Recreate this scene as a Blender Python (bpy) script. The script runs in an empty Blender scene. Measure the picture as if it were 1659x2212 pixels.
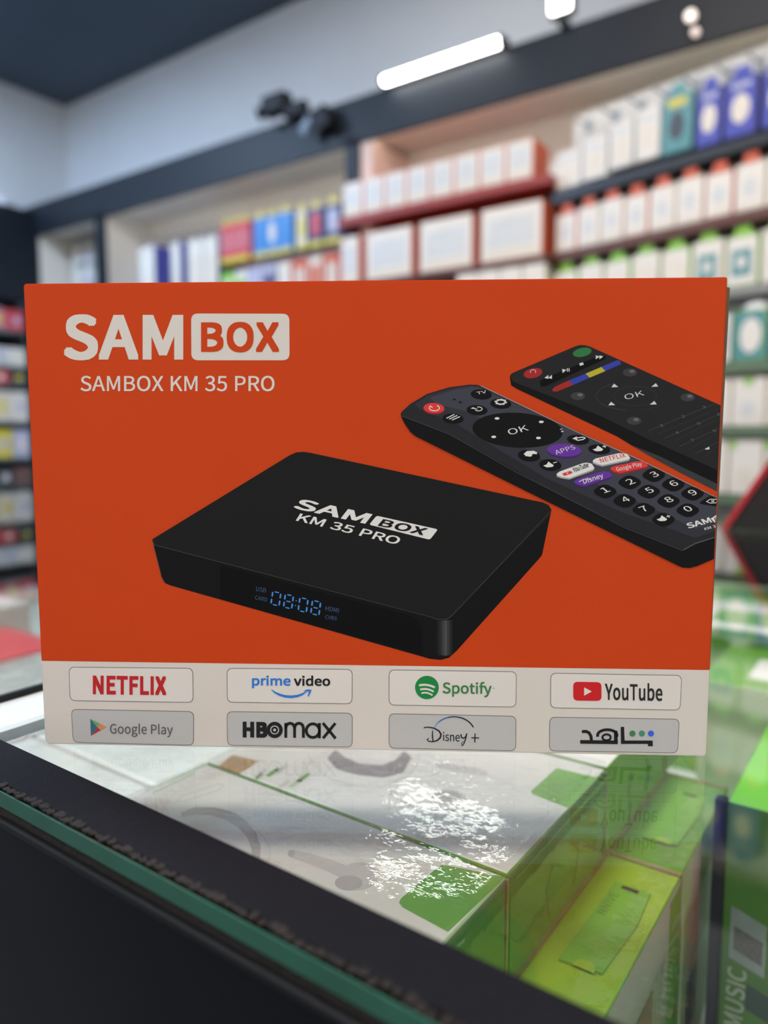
import bpy, bmesh, math, random
from mathutils import Vector, Matrix

random.seed(7)
scene = bpy.context.scene
COL = scene.collection

# ------------------------------------------------------------------ camera
# room axes: +Y towards the shelf wall, -X towards the far corner, Z up; the glass counter top is z = 1.0
HEADING = math.radians(125.5)
PITCH = math.atan(161.0 / 1600.0)
cam_data = bpy.data.cameras.new('camera')
cam_data.sensor_fit = 'VERTICAL'
cam_data.sensor_height = 36.0
cam_data.lens = 36.0 * 1600.0 / 2212.0
cam_data.clip_start = 0.01
cam_data.clip_end = 60
cam = bpy.data.objects.new('camera', cam_data)
COL.objects.link(cam)
fw = Vector((math.cos(HEADING), math.sin(HEADING), 0))
rt = Vector((math.sin(HEADING), -math.cos(HEADING), 0))
F = fw * math.cos(PITCH) - Vector((0, 0, 1)) * math.sin(PITCH)
U = fw * math.sin(PITCH) + Vector((0, 0, 1)) * math.cos(PITCH)
M = Matrix((rt, U, -F)).transposed().to_4x4()
M.translation = (0, 0, 1.10)
cam.matrix_world = M
cam_data.dof.use_dof = True
cam_data.dof.focus_distance = 0.232
cam_data.dof.aperture_fstop = 6.3
scene.camera = cam

# ------------------------------------------------------------------ world, exposure
world = bpy.data.worlds.new('shop_daylight')
scene.world = world
world.use_nodes = True
bg = world.node_tree.nodes['Background']
bg.inputs[0].default_value = (1.0, 0.96, 0.915, 1)
bg.inputs[1].default_value = 0.78
scene.view_settings.view_transform = 'Standard'
scene.view_settings.look = 'None'
scene.view_settings.gamma = 1.0
scene.view_settings.use_curve_mapping = False
scene.view_settings.exposure = 0.0

# ------------------------------------------------------------------ helpers
def lin(c):
    return tuple((v / 255 / 12.92) if v <= 10 else ((v / 255 + 0.055) / 1.055) ** 2.4 for v in c)

MATS = {}
def mat(name, rgb, rough=0.5, metal=0.0, spec=0.5, vary=0.0, scale=30.0, emit=None, coat=0.0, bump=0.0, bscale=200.0, linear=False):
    """procedural principled material; vary = fraction of value noise in the colour"""
    if name in MATS:
        return MATS[name]
    m = bpy.data.materials.new(name)
    m.use_nodes = True
    nt = m.node_tree
    b = nt.nodes['Principled BSDF']
    c = tuple(rgb) if linear else lin(rgb)
    b.inputs['Base Color'].default_value = (*c, 1)
    b.inputs['Roughness'].default_value = rough
    b.inputs['Metallic'].default_value = metal
    b.inputs['Specular IOR Level'].default_value = spec
    b.inputs['Coat Weight'].default_value = coat
    b.inputs['Coat Roughness'].default_value = 0.08
    if emit:
        b.inputs['Emission Color'].default_value = (*lin(emit[0]), 1)
        b.inputs['Emission Strength'].default_value = emit[1]
    if vary or bump:
        tc = nt.nodes.new('ShaderNodeTexCoord')
        nz = nt.nodes.new('ShaderNodeTexNoise')
        nz.inputs['Scale'].default_value = scale
        nz.inputs['Detail'].default_value = 4
        nt.links.new(tc.outputs['Object'], nz.inputs['Vector'])
        if vary:
            rp = nt.nodes.new('ShaderNodeValToRGB')
            rp.color_ramp.elements[0].position = 0.3
            rp.color_ramp.elements[1].position = 0.7
            rp.color_ramp.elements[0].color = (*[v * (1 - vary) for v in c], 1)
            rp.color_ramp.elements[1].color = (*[min(1, v * (1 + vary)) for v in c], 1)
            nt.links.new(nz.outputs['Fac'], rp.inputs['Fac'])
            nt.links.new(rp.outputs['Color'], b.inputs['Base Color'])
        if bump:
            n2 = nt.nodes.new('ShaderNodeTexNoise')
            n2.inputs['Scale'].default_value = bscale
            nt.links.new(tc.outputs['Object'], n2.inputs['Vector'])
            bp = nt.nodes.new('ShaderNodeBump')
            bp.inputs['Strength'].default_value = bump
            bp.inputs['Distance'].default_value = 0.001
            nt.links.new(n2.outputs['Fac'], bp.inputs['Height'])
            nt.links.new(bp.outputs['Normal'], b.inputs['Normal'])
    MATS[name] = m
    return m

def sheet_glass(name, tint, rough, f0, strength=1.0, bump=0.0, bscale=60.0, haze=0.0):
    """clear sheet: see-through with a mirror share that grows towards grazing angles"""
    m = bpy.data.materials.new(name)
    m.use_nodes = True
    nt = m.node_tree
    nt.nodes.clear()
    out = nt.nodes.new('ShaderNodeOutputMaterial')
    tr = nt.nodes.new('ShaderNodeBsdfTransparent')
    tr.inputs[0].default_value = (*tint, 1)
    gl = nt.nodes.new('ShaderNodeBsdfGlossy')
    gl.inputs['Roughness'].default_value = rough
    lw = nt.nodes.new('ShaderNodeLayerWeight')
    lw.inputs[0].default_value = 0.5
    pw = nt.nodes.new('ShaderNodeMath'); pw.operation = 'POWER'; pw.inputs[1].default_value = 5
    ml = nt.nodes.new('ShaderNodeMath'); ml.operation = 'MULTIPLY_ADD'
    ml.inputs[1].default_value = (1 - f0) * strength
    ml.inputs[2].default_value = f0 * strength
    mix = nt.nodes.new('ShaderNodeMixShader')
    nt.links.new(lw.outputs['Facing'], pw.inputs[0])
    nt.links.new(pw.outputs[0], ml.inputs[0])
    nt.links.new(ml.outputs[0], mix.inputs[0])
    base = tr.outputs[0]
    if haze:
        df = nt.nodes.new('ShaderNodeBsdfDiffuse')
        df.inputs[0].default_value = (0.8, 0.83, 0.82, 1)
        mh = nt.nodes.new('ShaderNodeMixShader'); mh.inputs[0].default_value = haze
        nt.links.new(tr.outputs[0], mh.inputs[1]); nt.links.new(df.outputs[0], mh.inputs[2])
        base = mh.outputs[0]
    nt.links.new(base, mix.inputs[1])
    nt.links.new(gl.outputs[0], mix.inputs[2])
    nt.links.new(mix.outputs[0], out.inputs[0])
    if bump:
        tc = nt.nodes.new('ShaderNodeTexCoord')
        nz = nt.nodes.new('ShaderNodeTexNoise'); nz.inputs['Scale'].default_value = bscale
        nz.inputs['Detail'].default_value = 3
        bp = nt.nodes.new('ShaderNodeBump'); bp.inputs['Strength'].default_value = bump
        bp.inputs['Distance'].default_value = 0.002
        nt.links.new(tc.outputs['Object'], nz.inputs['Vector'])
        nt.links.new(nz.outputs['Fac'], bp.inputs['Height'])
        nt.links.new(bp.outputs['Normal'], gl.inputs['Normal'])
    return m

class MB:
    """collects faces of one mesh object"""
    def __init__(self):
        self.v = []; self.f = []; self.m = []; self.mats = []
    def mi(self, m):
        if m not in self.mats:
            self.mats.append(m)
        return self.mats.index(m)
    def face(self, pts, m):
        i = len(self.v)
        self.v += [tuple(p) for p in pts]
        self.f.append(list(range(i, i + len(pts)))); self.m.append(self.mi(m))
    def box(self, x0, x1, y0, y1, z0, z1, m, front=None, top=None):
        """front = material of the -y face, top = material of the +z face"""
        i = len(self.v)
        self.v += [(x, y, z) for z in (z0, z1) for y in (y0, y1) for x in (x0, x1)]
        q = [(0, 2, 3, 1), (4, 5, 7, 6), (0, 1, 5, 4), (2, 6, 7, 3), (0, 4, 6, 2), (1, 3, 7, 5)]
        for k, a in enumerate(q):
            self.f.append([i + j for j in a])
            self.m.append(self.mi(front if (k == 2 and front) else top if (k == 1 and top) else m))
        return self
    def prism(self, pts, axis, a, b, m):
        """polygon pts in the plane across 'axis', extruded from a to b"""
        def P(p, t):
            return {'x': (t, p[0], p[1]), 'y': (p[0], t, p[1]), 'z': (p[0], p[1], t)}[axis]
        n = len(pts); i = len(self.v); k = self.mi(m)
        self.v += [P(p, a) for p in pts] + [P(p, b) for p in pts]
        self.f.append(list(range(i, i + n))); self.f.append(list(range(i + 2 * n - 1, i + n - 1, -1)))
        for j in range(n):
            q = (j + 1) % n
            self.f.append([i + q, i + j, i + n + j, i + n + q])
        self.m += [k] * (n + 2)
        return self
    def tube(self, path, r, m, seg=10, cap=True):
        path = [Vector(p) for p in path]; k = self.mi(m); n = len(path); i0 = len(self.v)
        rr = r if isinstance(r, (list, tuple)) else [r] * n
        for j, p in enumerate(path):
            d = (path[min(j + 1, n - 1)] - path[max(j - 1, 0)]).normalized()
            a = d.orthogonal().normalized() if abs(d.z) > 0.95 else d.cross(Vector((0, 0, 1))).normalized()
            b = d.cross(a)
            for s in range(seg):
                t = 2 * math.pi * s / seg
                self.v.append(tuple(p + (a * math.cos(t) + b * math.sin(t)) * rr[j]))
        for j in range(n - 1):
            for s in range(seg):
                t = (s + 1) % seg
                self.f.append([i0 + j * seg + s, i0 + j * seg + t, i0 + (j + 1) * seg + t, i0 + (j + 1) * seg + s]); self.m.append(k)
        if cap:
            self.f.append([i0 + s for s in range(seg - 1, -1, -1)]); self.m.append(k)
            self.f.append([i0 + (n - 1) * seg + s for s in range(seg)]); self.m.append(k)
        return self
    def build(self, name, parent=None, bevel=0.0, smooth=False, loc=None, rz=0.0, fix=True):
        me = bpy.data.meshes.new(name)
        me.from_pydata(self.v, [], self.f)
        for m in self.mats:
            me.materials.append(m)
        me.polygons.foreach_set('material_index', self.m)
        if fix or bevel:
            bm = bmesh.new(); bm.from_mesh(me)
            bmesh.ops.remove_doubles(bm, verts=bm.verts, dist=1e-6)
            bmesh.ops.recalc_face_normals(bm, faces=bm.faces)
            if bevel:
                bmesh.ops.bevel(bm, geom=[e for e in bm.edges if len(e.link_faces) == 2 and e.calc_face_angle(0) > 0.5],
                                offset=bevel, segments=2, affect='EDGES', profile=0.5)
            bm.to_mesh(me); bm.free()
        if smooth:
            me.polygons.foreach_set('use_smooth', [True] * len(me.polygons))
        o = bpy.data.objects.new(name, me)
        COL.objects.link(o)
        if parent:
            o.parent = parent
        if loc:
            o.location = loc
        o.rotation_euler.z = rz
        return o

def tag(o, label, cat, group=None, kind=None):
    o['label'] = label
    if cat: o['category'] = cat
    if group: o['group'] = group
    if kind: o['kind'] = kind
    return o

def thing(name, label, cat, loc=(0, 0, 0), rz=0.0, group=None):
    o = bpy.data.objects.new(name, None)
    o.empty_display_size = 0.02
    COL.objects.link(o)
    o.location = loc
    o.rotation_euler.z = rz
    return tag(o, label, cat, group)

def structure(o, label):
    o['kind'] = 'structure'
    o['label'] = label
    return o

ORD = ['first', 'second', 'third', 'fourth', 'fifth', 'sixth', 'seventh', 'eighth', 'ninth', 'tenth', 'eleventh', 'twelfth']

GLYPHS = {
'+':(195,[[84,41,110,41,110,117,181,117,181,141,110,141,110,218,84,218,84,141,13,141,13,117,84,117]]),
'0':(195,[[97,-5,120,-1,140,10,156,29,167,55,175,88,177,129,175,170,167,203,156,229,140,247,120,258,97,261,74,258,55,247,39,229,27,203,20,170,18,129,20,88,27,55,39,29,55,10,74,-1],[97,21,77,28,62,47,52,81,48,129,52,177,62,211,77,230,97,236,117,230,133,211,143,177,146,129,143,81,133,47,117,28]]),
'1':(195,[[31,0,172,0,172,27,120,27,120,257,96,257,85,251,72,246,58,242,42,238,42,218,88,218,88,27,31,27]]),
'2':(195,[[15,0,177,0,177,28,106,28,64,25,92,53,117,81,137,108,152,134,161,160,165,186,159,217,144,241,121,256,90,261,67,259,47,251,30,239,14,224,33,206,44,217,57,227,71,233,86,235,107,231,121,221,130,205,133,185,130,162,120,138,104,112,82,83,52,53,15,19]]),
'3':(195,[[92,-5,124,0,151,15,168,38,175,69,170,93,159,112,142,125,120,134,120,136,139,145,153,158,163,176,166,197,160,224,145,244,121,257,91,261,70,259,52,253,35,243,20,231,37,210,48,221,61,228,75,233,90,235,108,232,122,224,130,211,133,195,130,175,118,160,96,149,62,146,62,121,100,117,125,107,138,91,142,70,138,50,128,35,111,25,90,22,70,24,53,31,39,40,27,51,10,31,24,17,42,6,65,-2]]),
'4':(195,[[119,0,149,0,149,71,183,71,183,96,149,96,149,257,114,257,7,92,7,71,119,71],[119,96,40,96,99,184,119,222,121,222,119,175]]),
'5':(195,[[92,-5,123,1,150,18,169,46,176,83,170,120,153,146,128,160,98,165,87,165,78,163,69,159,60,155,67,229,163,229,163,257,39,257,30,137,47,126,58,133,68,137,78,140,90,141,112,137,129,126,139,107,143,83,139,57,127,38,110,26,89,22,68,24,51,31,37,40,26,50,9,29,24,17,42,6,64,-2]]),
'6':(195,[[105,-5,134,1,157,18,173,45,179,79,174,114,160,139,137,154,108,159,93,157,77,151,63,141,50,129,56,179,70,212,91,229,116,235,127,234,138,230,148,223,157,215,175,235,163,246,149,254,133,259,114,261,90,258,68,248,48,230,33,203,23,168,20,123,23,84,31,52,44,27,61,10,82,-1],[50,103,63,118,77,128,90,134,103,136,123,132,137,120,146,102,149,79,145,55,136,37,123,25,105,21,84,26,67,42,56,68]]),
'7':(195,[[69,0,103,0,105,47,111,89,119,127,133,164,152,200,178,237,178,257,17,257,17,229,142,229,119,195,102,160,88,125,79,87,73,46]]),
'8':(195,[[98,-5,131,1,156,15,172,36,178,62,175,85,165,104,151,118,135,129,135,131,147,142,158,156,166,174,169,193,164,220,150,242,128,256,99,261,71,256,49,243,34,222,28,195,31,177,39,161,50,147,63,136,63,135,46,123,31,107,20,88,16,64,22,36,39,15,65,1],[116,139,94,149,75,160,62,175,57,195,60,212,69,225,82,234,98,237,117,233,130,224,139,209,142,191,140,177,135,164,127,151],[98,19,77,23,60,33,49,48,44,67,47,84,54,100,66,113,80,125,106,114,127,101,142,85,148,63,144,45,134,31,119,22]]),
'9':(195,[[82,-5,106,-1,128,10,147,28,162,56,172,93,175,139,169,193,151,231,123,254,89,261,61,255,37,238,21,212,15,178,20,143,35,118,57,102,86,97,102,100,118,106,132,116,145,129,139,78,125,45,105,28,81,22,69,23,57,27,47,33,38,42,20,22,32,11,46,3,63,-3],[145,155,132,140,118,129,105,123,91,121,71,125,57,137,48,155,46,178,49,202,58,220,72,232,89,236,111,231,128,216,139,190]]),
'A':(213,[[1,0,34,0,59,78,153,78,177,0,211,0,124,257,88,257],[67,104,79,144,105,230,106,230,132,144,145,104]]),
'B':(230,[[35,0,117,0,156,5,187,19,207,42,214,75,210,99,200,117,183,129,162,137,162,138,178,147,190,159,197,176,200,194,193,223,175,242,147,253,111,257,35,257],[68,148,68,231,107,231,134,229,153,222,164,209,168,190,164,172,153,159,134,151,106,148],[68,26,68,123,112,123,142,120,164,111,178,97,182,76,178,54,164,38,142,29,112,26]]),
'C':(224,[[132,-5,155,-2,176,5,195,17,211,32,193,53,180,41,166,32,151,26,133,24,100,31,75,52,59,85,54,129,59,172,76,205,101,226,134,233,150,231,164,226,176,219,187,209,204,230,192,242,175,252,156,259,134,261,103,257,76,245,53,226,35,200,24,167,20,128,24,89,35,57,52,31,75,11,101,-1]]),
'D':(241,[[35,0,101,0,137,4,166,15,190,34,206,60,217,91,220,129,217,167,206,199,189,224,166,242,136,253,99,257,35,257],[68,27,68,230,97,230,136,224,165,204,181,172,187,129,181,86,165,54,136,34,97,27]]),
'E':(207,[[35,0,187,0,187,28,68,28,68,121,165,121,165,149,68,149,68,229,183,229,183,257,35,257]]),
'F':(194,[[35,0,68,0,68,115,166,115,166,143,68,143,68,229,183,229,183,257,35,257]]),
'G':(242,[[136,-5,161,-2,182,4,201,13,215,25,215,133,131,133,131,106,186,106,186,39,177,33,165,28,153,25,139,24,103,31,76,52,59,85,54,129,60,172,77,205,104,226,139,233,157,231,171,226,184,218,194,209,212,230,199,241,183,251,162,258,138,261,106,257,77,245,54,226,36,200,24,167,20,128,24,89,35,57,53,31,76,11,104,-1]]),
'H':(255,[[35,0,68,0,68,121,187,121,187,0,220,0,220,257,187,257,187,149,68,149,68,257,35,257]]),
'I':(103,[[35,0,68,0,68,257,35,257]]),
'J':(188,[[83,-5,115,2,137,19,150,44,154,75,154,257,121,257,121,78,119,54,111,37,98,27,80,24,67,25,55,31,45,40,35,53,12,36,25,18,41,6,60,-2]]),
'K':(227,[[35,0,68,0,68,81,112,134,189,0,225,0,132,159,213,257,176,257,68,128,68,128,68,257,35,257]]),
'L':(190,[[35,0,180,0,180,28,68,28,68,257,35,257]]),
'M':(285,[[35,0,64,0,64,142,60,218,62,218,82,159,131,26,153,26,201,159,222,218,223,218,219,142,219,0,249,0,249,257,210,257,161,119,143,66,142,66,123,119,74,257,35,257]]),
'N':(254,[[35,0,66,0,66,135,62,215,63,215,91,162,185,0,218,0,218,257,187,257,187,123,192,42,190,42,162,95,68,257,35,257]]),
'O':(260,[[130,-5,160,0,187,12,209,31,225,58,236,91,239,129,236,168,225,200,209,226,187,245,160,257,130,261,99,257,73,245,51,226,34,200,24,168,20,129,24,91,34,58,51,31,73,12,99,0],[130,24,98,31,74,52,59,86,54,129,59,172,74,205,98,226,130,233,161,226,185,205,201,172,206,129,201,86,185,52,161,31]]),
'P':(222,[[35,0,68,0,68,102,110,102,148,107,178,121,198,146,204,181,198,217,178,240,148,253,109,257,35,257],[68,129,68,230,104,230,134,228,155,220,168,205,172,181,168,158,156,141,135,132,106,129]]),
'R':(223,[[68,135,68,230,111,230,137,228,157,220,169,206,173,185,169,163,157,147,137,138,111,135],[176,0,213,0,147,112,171,122,189,137,201,158,205,185,199,219,180,241,152,253,116,257,35,257,35,0,68,0,68,109,114,109]]),
'S':(209,[[106,-5,143,1,170,17,188,40,194,68,190,93,178,112,162,126,141,137,104,153,89,159,75,168,65,180,62,196,65,211,75,223,90,230,110,233,127,231,142,226,156,219,168,209,185,230,170,242,152,252,132,259,110,261,77,256,52,242,35,221,29,193,34,169,46,150,63,137,81,127,118,111,135,103,148,94,157,82,161,65,157,48,146,35,130,27,107,24,87,26,68,33,51,43,36,56,17,33,35,18,56,6,80,-2]]),
'T':(210,[[89,0,121,0,121,229,199,229,199,257,11,257,11,229,89,229]]),
'U':(253,[[126,-5,163,1,192,20,211,54,218,106,218,257,187,257,187,105,183,66,170,41,150,28,126,24,103,28,84,41,71,66,67,105,67,257,34,257,34,106,41,54,61,20,90,1]]),
'V':(202,[[82,0,120,0,201,257,168,257,127,118,102,33,101,33,76,118,34,257,0,257]]),
'W':(308,[[63,0,102,0,140,155,153,213,154,213,167,155,206,0,245,0,298,257,267,257,239,117,225,34,223,34,205,117,169,257,140,257,104,117,86,34,85,34,69,117,42,257,9,257]]),
'X':(201,[[6,0,40,0,77,69,98,111,99,111,121,69,159,0,195,0,120,131,190,257,156,257,121,191,103,153,102,153,82,191,47,257,11,257,81,133]]),
'Y':(186,[[77,0,109,0,109,99,186,257,153,257,120,184,94,128,92,128,67,184,34,257,0,257,77,99]]),
'a':(197,[[76,-5,93,-2,109,3,125,12,139,23,140,23,143,0,169,0,169,117,165,149,154,174,133,189,103,195,81,193,61,187,43,179,29,170,41,148,53,156,67,162,82,167,98,168,117,164,129,154,136,138,137,120,85,111,49,97,28,77,21,49,25,26,36,10,54,-1],[85,21,72,23,61,28,54,38,51,51,56,68,70,82,97,92,137,99,137,46,124,35,111,28,98,23]]),
'b':(217,[[116,-5,147,2,173,22,192,55,199,98,194,138,179,169,155,188,123,195,107,193,92,187,77,179,63,168,64,202,64,279,32,279,32,0,58,0,61,20,62,20,75,9,89,2,102,-3],[111,22,100,23,89,27,77,33,64,42,64,142,78,153,90,161,103,166,115,168,138,163,154,149,163,127,165,98,161,66,150,42,132,28]]),
'd':(217,[[97,-5,114,-2,129,3,143,12,155,22,156,22,159,0,185,0,185,279,153,279,153,206,154,173,142,182,130,189,116,194,101,195,70,188,43,168,25,137,19,95,24,53,40,21,65,2],[104,22,82,27,65,42,55,65,51,95,56,125,68,148,85,163,106,168,118,167,130,163,141,157,153,148,153,48,141,37,129,29,117,24]]),
'e':(194,[[109,-5,127,-3,144,1,158,7,172,15,160,36,149,30,138,25,126,22,113,21,88,26,68,39,55,60,50,88,178,88,179,106,174,143,160,171,136,189,103,195,72,188,44,168,25,137,18,95,25,53,45,22,74,2],[49,110,56,135,68,154,85,166,104,169,124,166,139,154,148,136,151,110]]),
'f':(114,[[12,164,37,164,37,0,69,0,69,164,110,164,110,190,69,190,69,220,71,236,76,248,84,255,96,258,118,252,125,277,118,280,110,282,102,283,93,283,68,279,51,266,41,247,37,221,37,190,12,188]]),
'g':(198,[[96,-88,136,-82,166,-68,186,-47,193,-22,188,-1,176,13,155,21,126,23,89,23,73,25,63,29,57,36,56,44,57,51,59,57,63,62,68,67,75,64,82,62,89,61,96,60,123,65,145,78,160,99,166,126,164,138,161,149,156,158,150,166,189,166,189,190,123,190,96,195,69,190,46,177,31,155,25,127,27,111,33,97,41,85,50,76,50,75,42,68,35,60,31,50,29,39,30,29,34,20,39,13,46,8,46,6,34,-3,25,-13,20,-25,18,-37,24,-58,40,-74,65,-84],[96,82,80,85,68,94,59,108,56,127,59,146,68,160,80,169,96,172,112,169,125,160,133,146,137,127,133,108,125,94,112,85],[101,-65,78,-63,60,-56,50,-46,46,-32,47,-24,50,-16,56,-8,65,0,90,-3,123,-3,139,-4,151,-8,159,-16,161,-27,157,-41,145,-54,126,-62]]),
'h':(213,[[32,0,64,0,64,138,78,151,90,160,103,165,116,167,133,164,144,155,150,139,152,116,152,0,184,0,184,120,181,152,170,176,152,190,126,195,108,193,91,186,77,176,63,163,64,202,64,279,32,279]]),
'i':(97,[[32,0,64,0,64,190,32,190],[48,229,57,231,64,235,68,242,70,251,68,259,64,266,57,270,48,271,40,270,33,266,29,259,27,251,29,242,33,235,40,231]]),
'l':(100,[[66,-5,84,-2,80,23,73,22,70,23,67,25,65,29,64,36,64,279,32,279,32,38,34,20,40,7,51,-2]]),
'm':(325,[[32,0,64,0,64,138,77,151,89,160,101,165,112,167,128,164,139,155,145,139,147,116,147,0,179,0,179,138,192,151,204,160,216,165,227,167,243,164,254,155,260,139,263,116,263,0,294,0,294,120,291,152,280,176,262,190,237,195,220,192,204,185,189,173,174,159,167,174,156,185,141,192,121,195,105,193,90,186,75,175,62,162,62,162,58,190,32,190]]),
'n':(214,[[32,0,64,0,64,138,78,151,90,160,103,165,116,167,133,164,144,155,150,139,152,116,152,0,184,0,184,120,181,152,170,176,152,190,126,195,108,193,91,186,76,175,62,162,62,162,58,190,32,190]]),
'o':(213,[[106,-5,139,2,167,22,187,53,194,95,187,137,167,169,139,188,106,195,73,188,45,169,25,137,18,95,25,53,45,22,73,2],[106,22,84,27,66,42,55,65,51,95,55,125,66,148,84,163,106,168,129,163,146,148,157,125,161,95,157,65,146,42,129,27]]),
'p':(217,[[32,-80,64,-80,64,-16,63,18,76,8,90,1,103,-3,116,-5,147,2,173,22,192,55,199,98,194,138,179,169,155,188,123,195,107,193,91,187,76,178,62,168,62,168,58,190,32,190],[111,22,100,23,89,27,77,33,64,42,64,142,78,153,91,161,103,166,115,168,138,163,154,149,163,127,165,98,161,66,150,42,132,28]]),
'r':(136,[[32,0,64,0,64,122,75,143,87,156,100,164,112,166,131,163,137,191,116,195,101,192,86,184,73,172,62,155,62,155,58,190,32,190]]),
's':(164,[[82,-5,112,0,133,12,146,30,151,52,146,75,132,90,114,101,93,110,78,116,65,122,56,131,52,143,54,153,61,162,72,168,88,170,100,169,111,165,121,160,131,153,146,173,134,182,120,189,104,193,87,195,59,191,39,179,26,162,22,141,27,120,39,105,57,94,77,86,93,80,107,72,117,63,120,50,118,38,111,29,99,23,83,20,67,22,53,27,39,34,27,43,11,22,26,11,43,3,62,-3]]),
't':(132,[[92,-5,101,-4,110,-2,119,0,127,2,121,27,99,21,85,24,76,31,71,42,70,58,70,164,121,164,121,190,70,190,70,244,43,244,40,190,9,188,9,164,38,164,38,59,41,33,50,13,66,0]]),
'u':(213,[[88,-5,106,-2,122,5,137,16,151,30,152,30,154,0,181,0,181,190,149,190,149,55,136,41,124,31,111,25,97,23,81,26,70,35,64,51,62,74,62,190,29,190,29,70,33,38,44,14,62,0]]),
'v':(183,[[73,0,111,0,178,190,146,190,110,82,93,26,91,26,74,82,38,190,5,190]]),
'x':(175,[[5,0,39,0,64,44,84,78,85,78,106,44,134,0,169,0,106,96,164,190,131,190,107,148,91,117,89,117,70,148,45,190,10,190,68,99]]),
'y':(183,[[35,-82,61,-77,80,-63,95,-42,106,-16,178,190,147,190,112,85,97,31,95,31,76,85,38,190,5,190,81,0,77,-15,70,-31,60,-44,49,-53,34,-56,19,-53,13,-78]]),
}
# ------------------------------------------------------------------ room shell
M_ceil = mat('dark_ceiling_paint', (66, 82, 98), 0.6, vary=0.06, scale=3)
M_wall = mat('white_wall_paint', (222, 226, 230), 0.7, vary=0.02, scale=4)
M_floor = mat('dark_floor_tile', (70, 72, 76), 0.35, vary=0.15, scale=6)
M_fasc = mat('charcoal_gloss_panel', (24, 31, 40), 0.5, spec=0.3, vary=0.05, scale=5)
M_cream = mat('cream_back_panel', (226, 222, 212), 0.6, vary=0.03, scale=5)
M_black = mat('black_paint', (15, 16, 20), 0.55, spec=0.3)

structure(MB().box(-4.0, 2.6, -3.0, 2.52, -0.05, 0.0, M_floor).build('floor'), 'dark tiled shop floor')
structure(MB().box(-4.1, 2.6, 2.52, 2.62, 0.0, 2.95, M_wall).build('wall_back'), 'white wall above and behind the product shelves')
structure(MB().box(-4.1, -4.0, -3.0, 2.52, 0.0, 2.95, M_wall).build('wall_left'), 'white wall at the far left end of the shop')
structure(MB().box(-4.1, 2.2, -1.2, 2.62, 2.95, 3.0, M_ceil).build('ceiling'), 'dark grey ceiling panel')
fa_ = structure(MB().prism([(2.19, 2.145), (2.21, 2.145), (2.21, 2.30), (2.19, 2.30)], 'x', -4.0, 2.6, M_fasc).build('trim_1'), 'charcoal fascia running above the product shelves')
MB().box(-4.0, 2.6, 2.21, 2.52, 2.165, 2.18, M_cream).build('soffit_board', fa_)
MB().box(-4.0, 2.6, 2.21, 2.52, 2.285, 2.30, M_fasc).build('top_board', fa_)
structure(MB().box(-4.0, -3.8, -1.2, 2.19, 1.80, 2.27, M_fasc).build('trim_2', bevel=0.004), 'charcoal fascia along the left wall')
for k_, (x0_, x1_, lb_) in enumerate(((-1.735, -1.673, 'charcoal upright between the two shelf bays'), (-3.272, -3.198, 'narrow charcoal upright left of the hook bay'), (-4.0, -3.79, 'dark corner column at the end of the shelves'))):
    up_ = structure(MB().box(x0_, x1_, 2.19, 2.205, 0.0, 2.164, M_fasc).build('trim_%d' % (k_ + 3)), lb_)
    MB().box(x0_, x1_, 2.205, 2.44, 0.0, 2.164, M_cream).build('side_board', up_)
structure(MB().box(-4.0, 2.6, 2.44, 2.52, 0.0, 2.164, M_cream).build('trim_6'), 'cream back panel of the shelf bays')
structure(MB().box(-1.671, -1.62, 2.20, 2.44, 1.60, 2.148, mat('pinkish_side_panel', (224, 196, 184), 0.6)).build('trim_7'), 'pale pink side panel of the right shelf bay')

# ------------------------------------------------------------------ display counter with the glass top
M_glass = sheet_glass('counter_glass', (0.975, 0.99, 0.983), 0.0, 0.04, 1.0)
M_gedge = mat('green_glass_edge', (46, 98, 84), 0.3, vary=0.18, scale=40, coat=0.3)
M_tape = mat('black_woven_tape', (17, 19, 27), 0.85, spec=0.15, vary=0.10, scale=300, bump=0.6, bscale=1500)
M_foam = mat('dark_foam_strip', (25, 22, 21), 0.9, vary=0.5, scale=500, bump=0.8, bscale=900)
M_lip = mat('dark_metal_lip', (46, 48, 52), 0.35, metal=0.6)
M_front = mat('black_counter_front', (11, 14, 21), 0.16, spec=0.35, vary=0.3, scale=3)
M_alu = mat('aluminium_bar', (150, 160, 160), 0.35, metal=0.7)
M_liner = mat('pale_shelf_liner', (196, 202, 196), 0.6, vary=0.06, scale=20)

counter = thing('display_counter', 'glass-topped display counter with a green glass edge and black tape', 'counter', (0, 0, 0))
Y0, ZB = 0.1005, 0.9955
def pane(x0, x1, y1):
    g = MB().box(x0, x1, Y0 + 0.0004, y1, ZB, 1.0, M_glass).build('glass_top', counter)
    MB().box(x0, x1, Y0, Y0 + 0.0004, ZB, 1.0, M_gedge).build('glass_edge', g)
    return g
pane(-0.252, 1.1, 1.02)
pane(-1.5, -0.285, 1.02)
MB().box(-0.283, -0.254, 0.102, 1.02, 0.9935, 0.9975, mat('pale_joint_bar', (196, 208, 210), 0.4)).build('joint_bar', counter)
MB().box(-0.2845, -0.2825, 0.1015, 1.02, 0.9935, 1.0003, M_black).build('joint_gasket', counter)
MB().box(-1.5, 1.1, 0.1032, 0.1186, 1.0001, 1.0006, M_tape).build('tape', counter)
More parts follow.
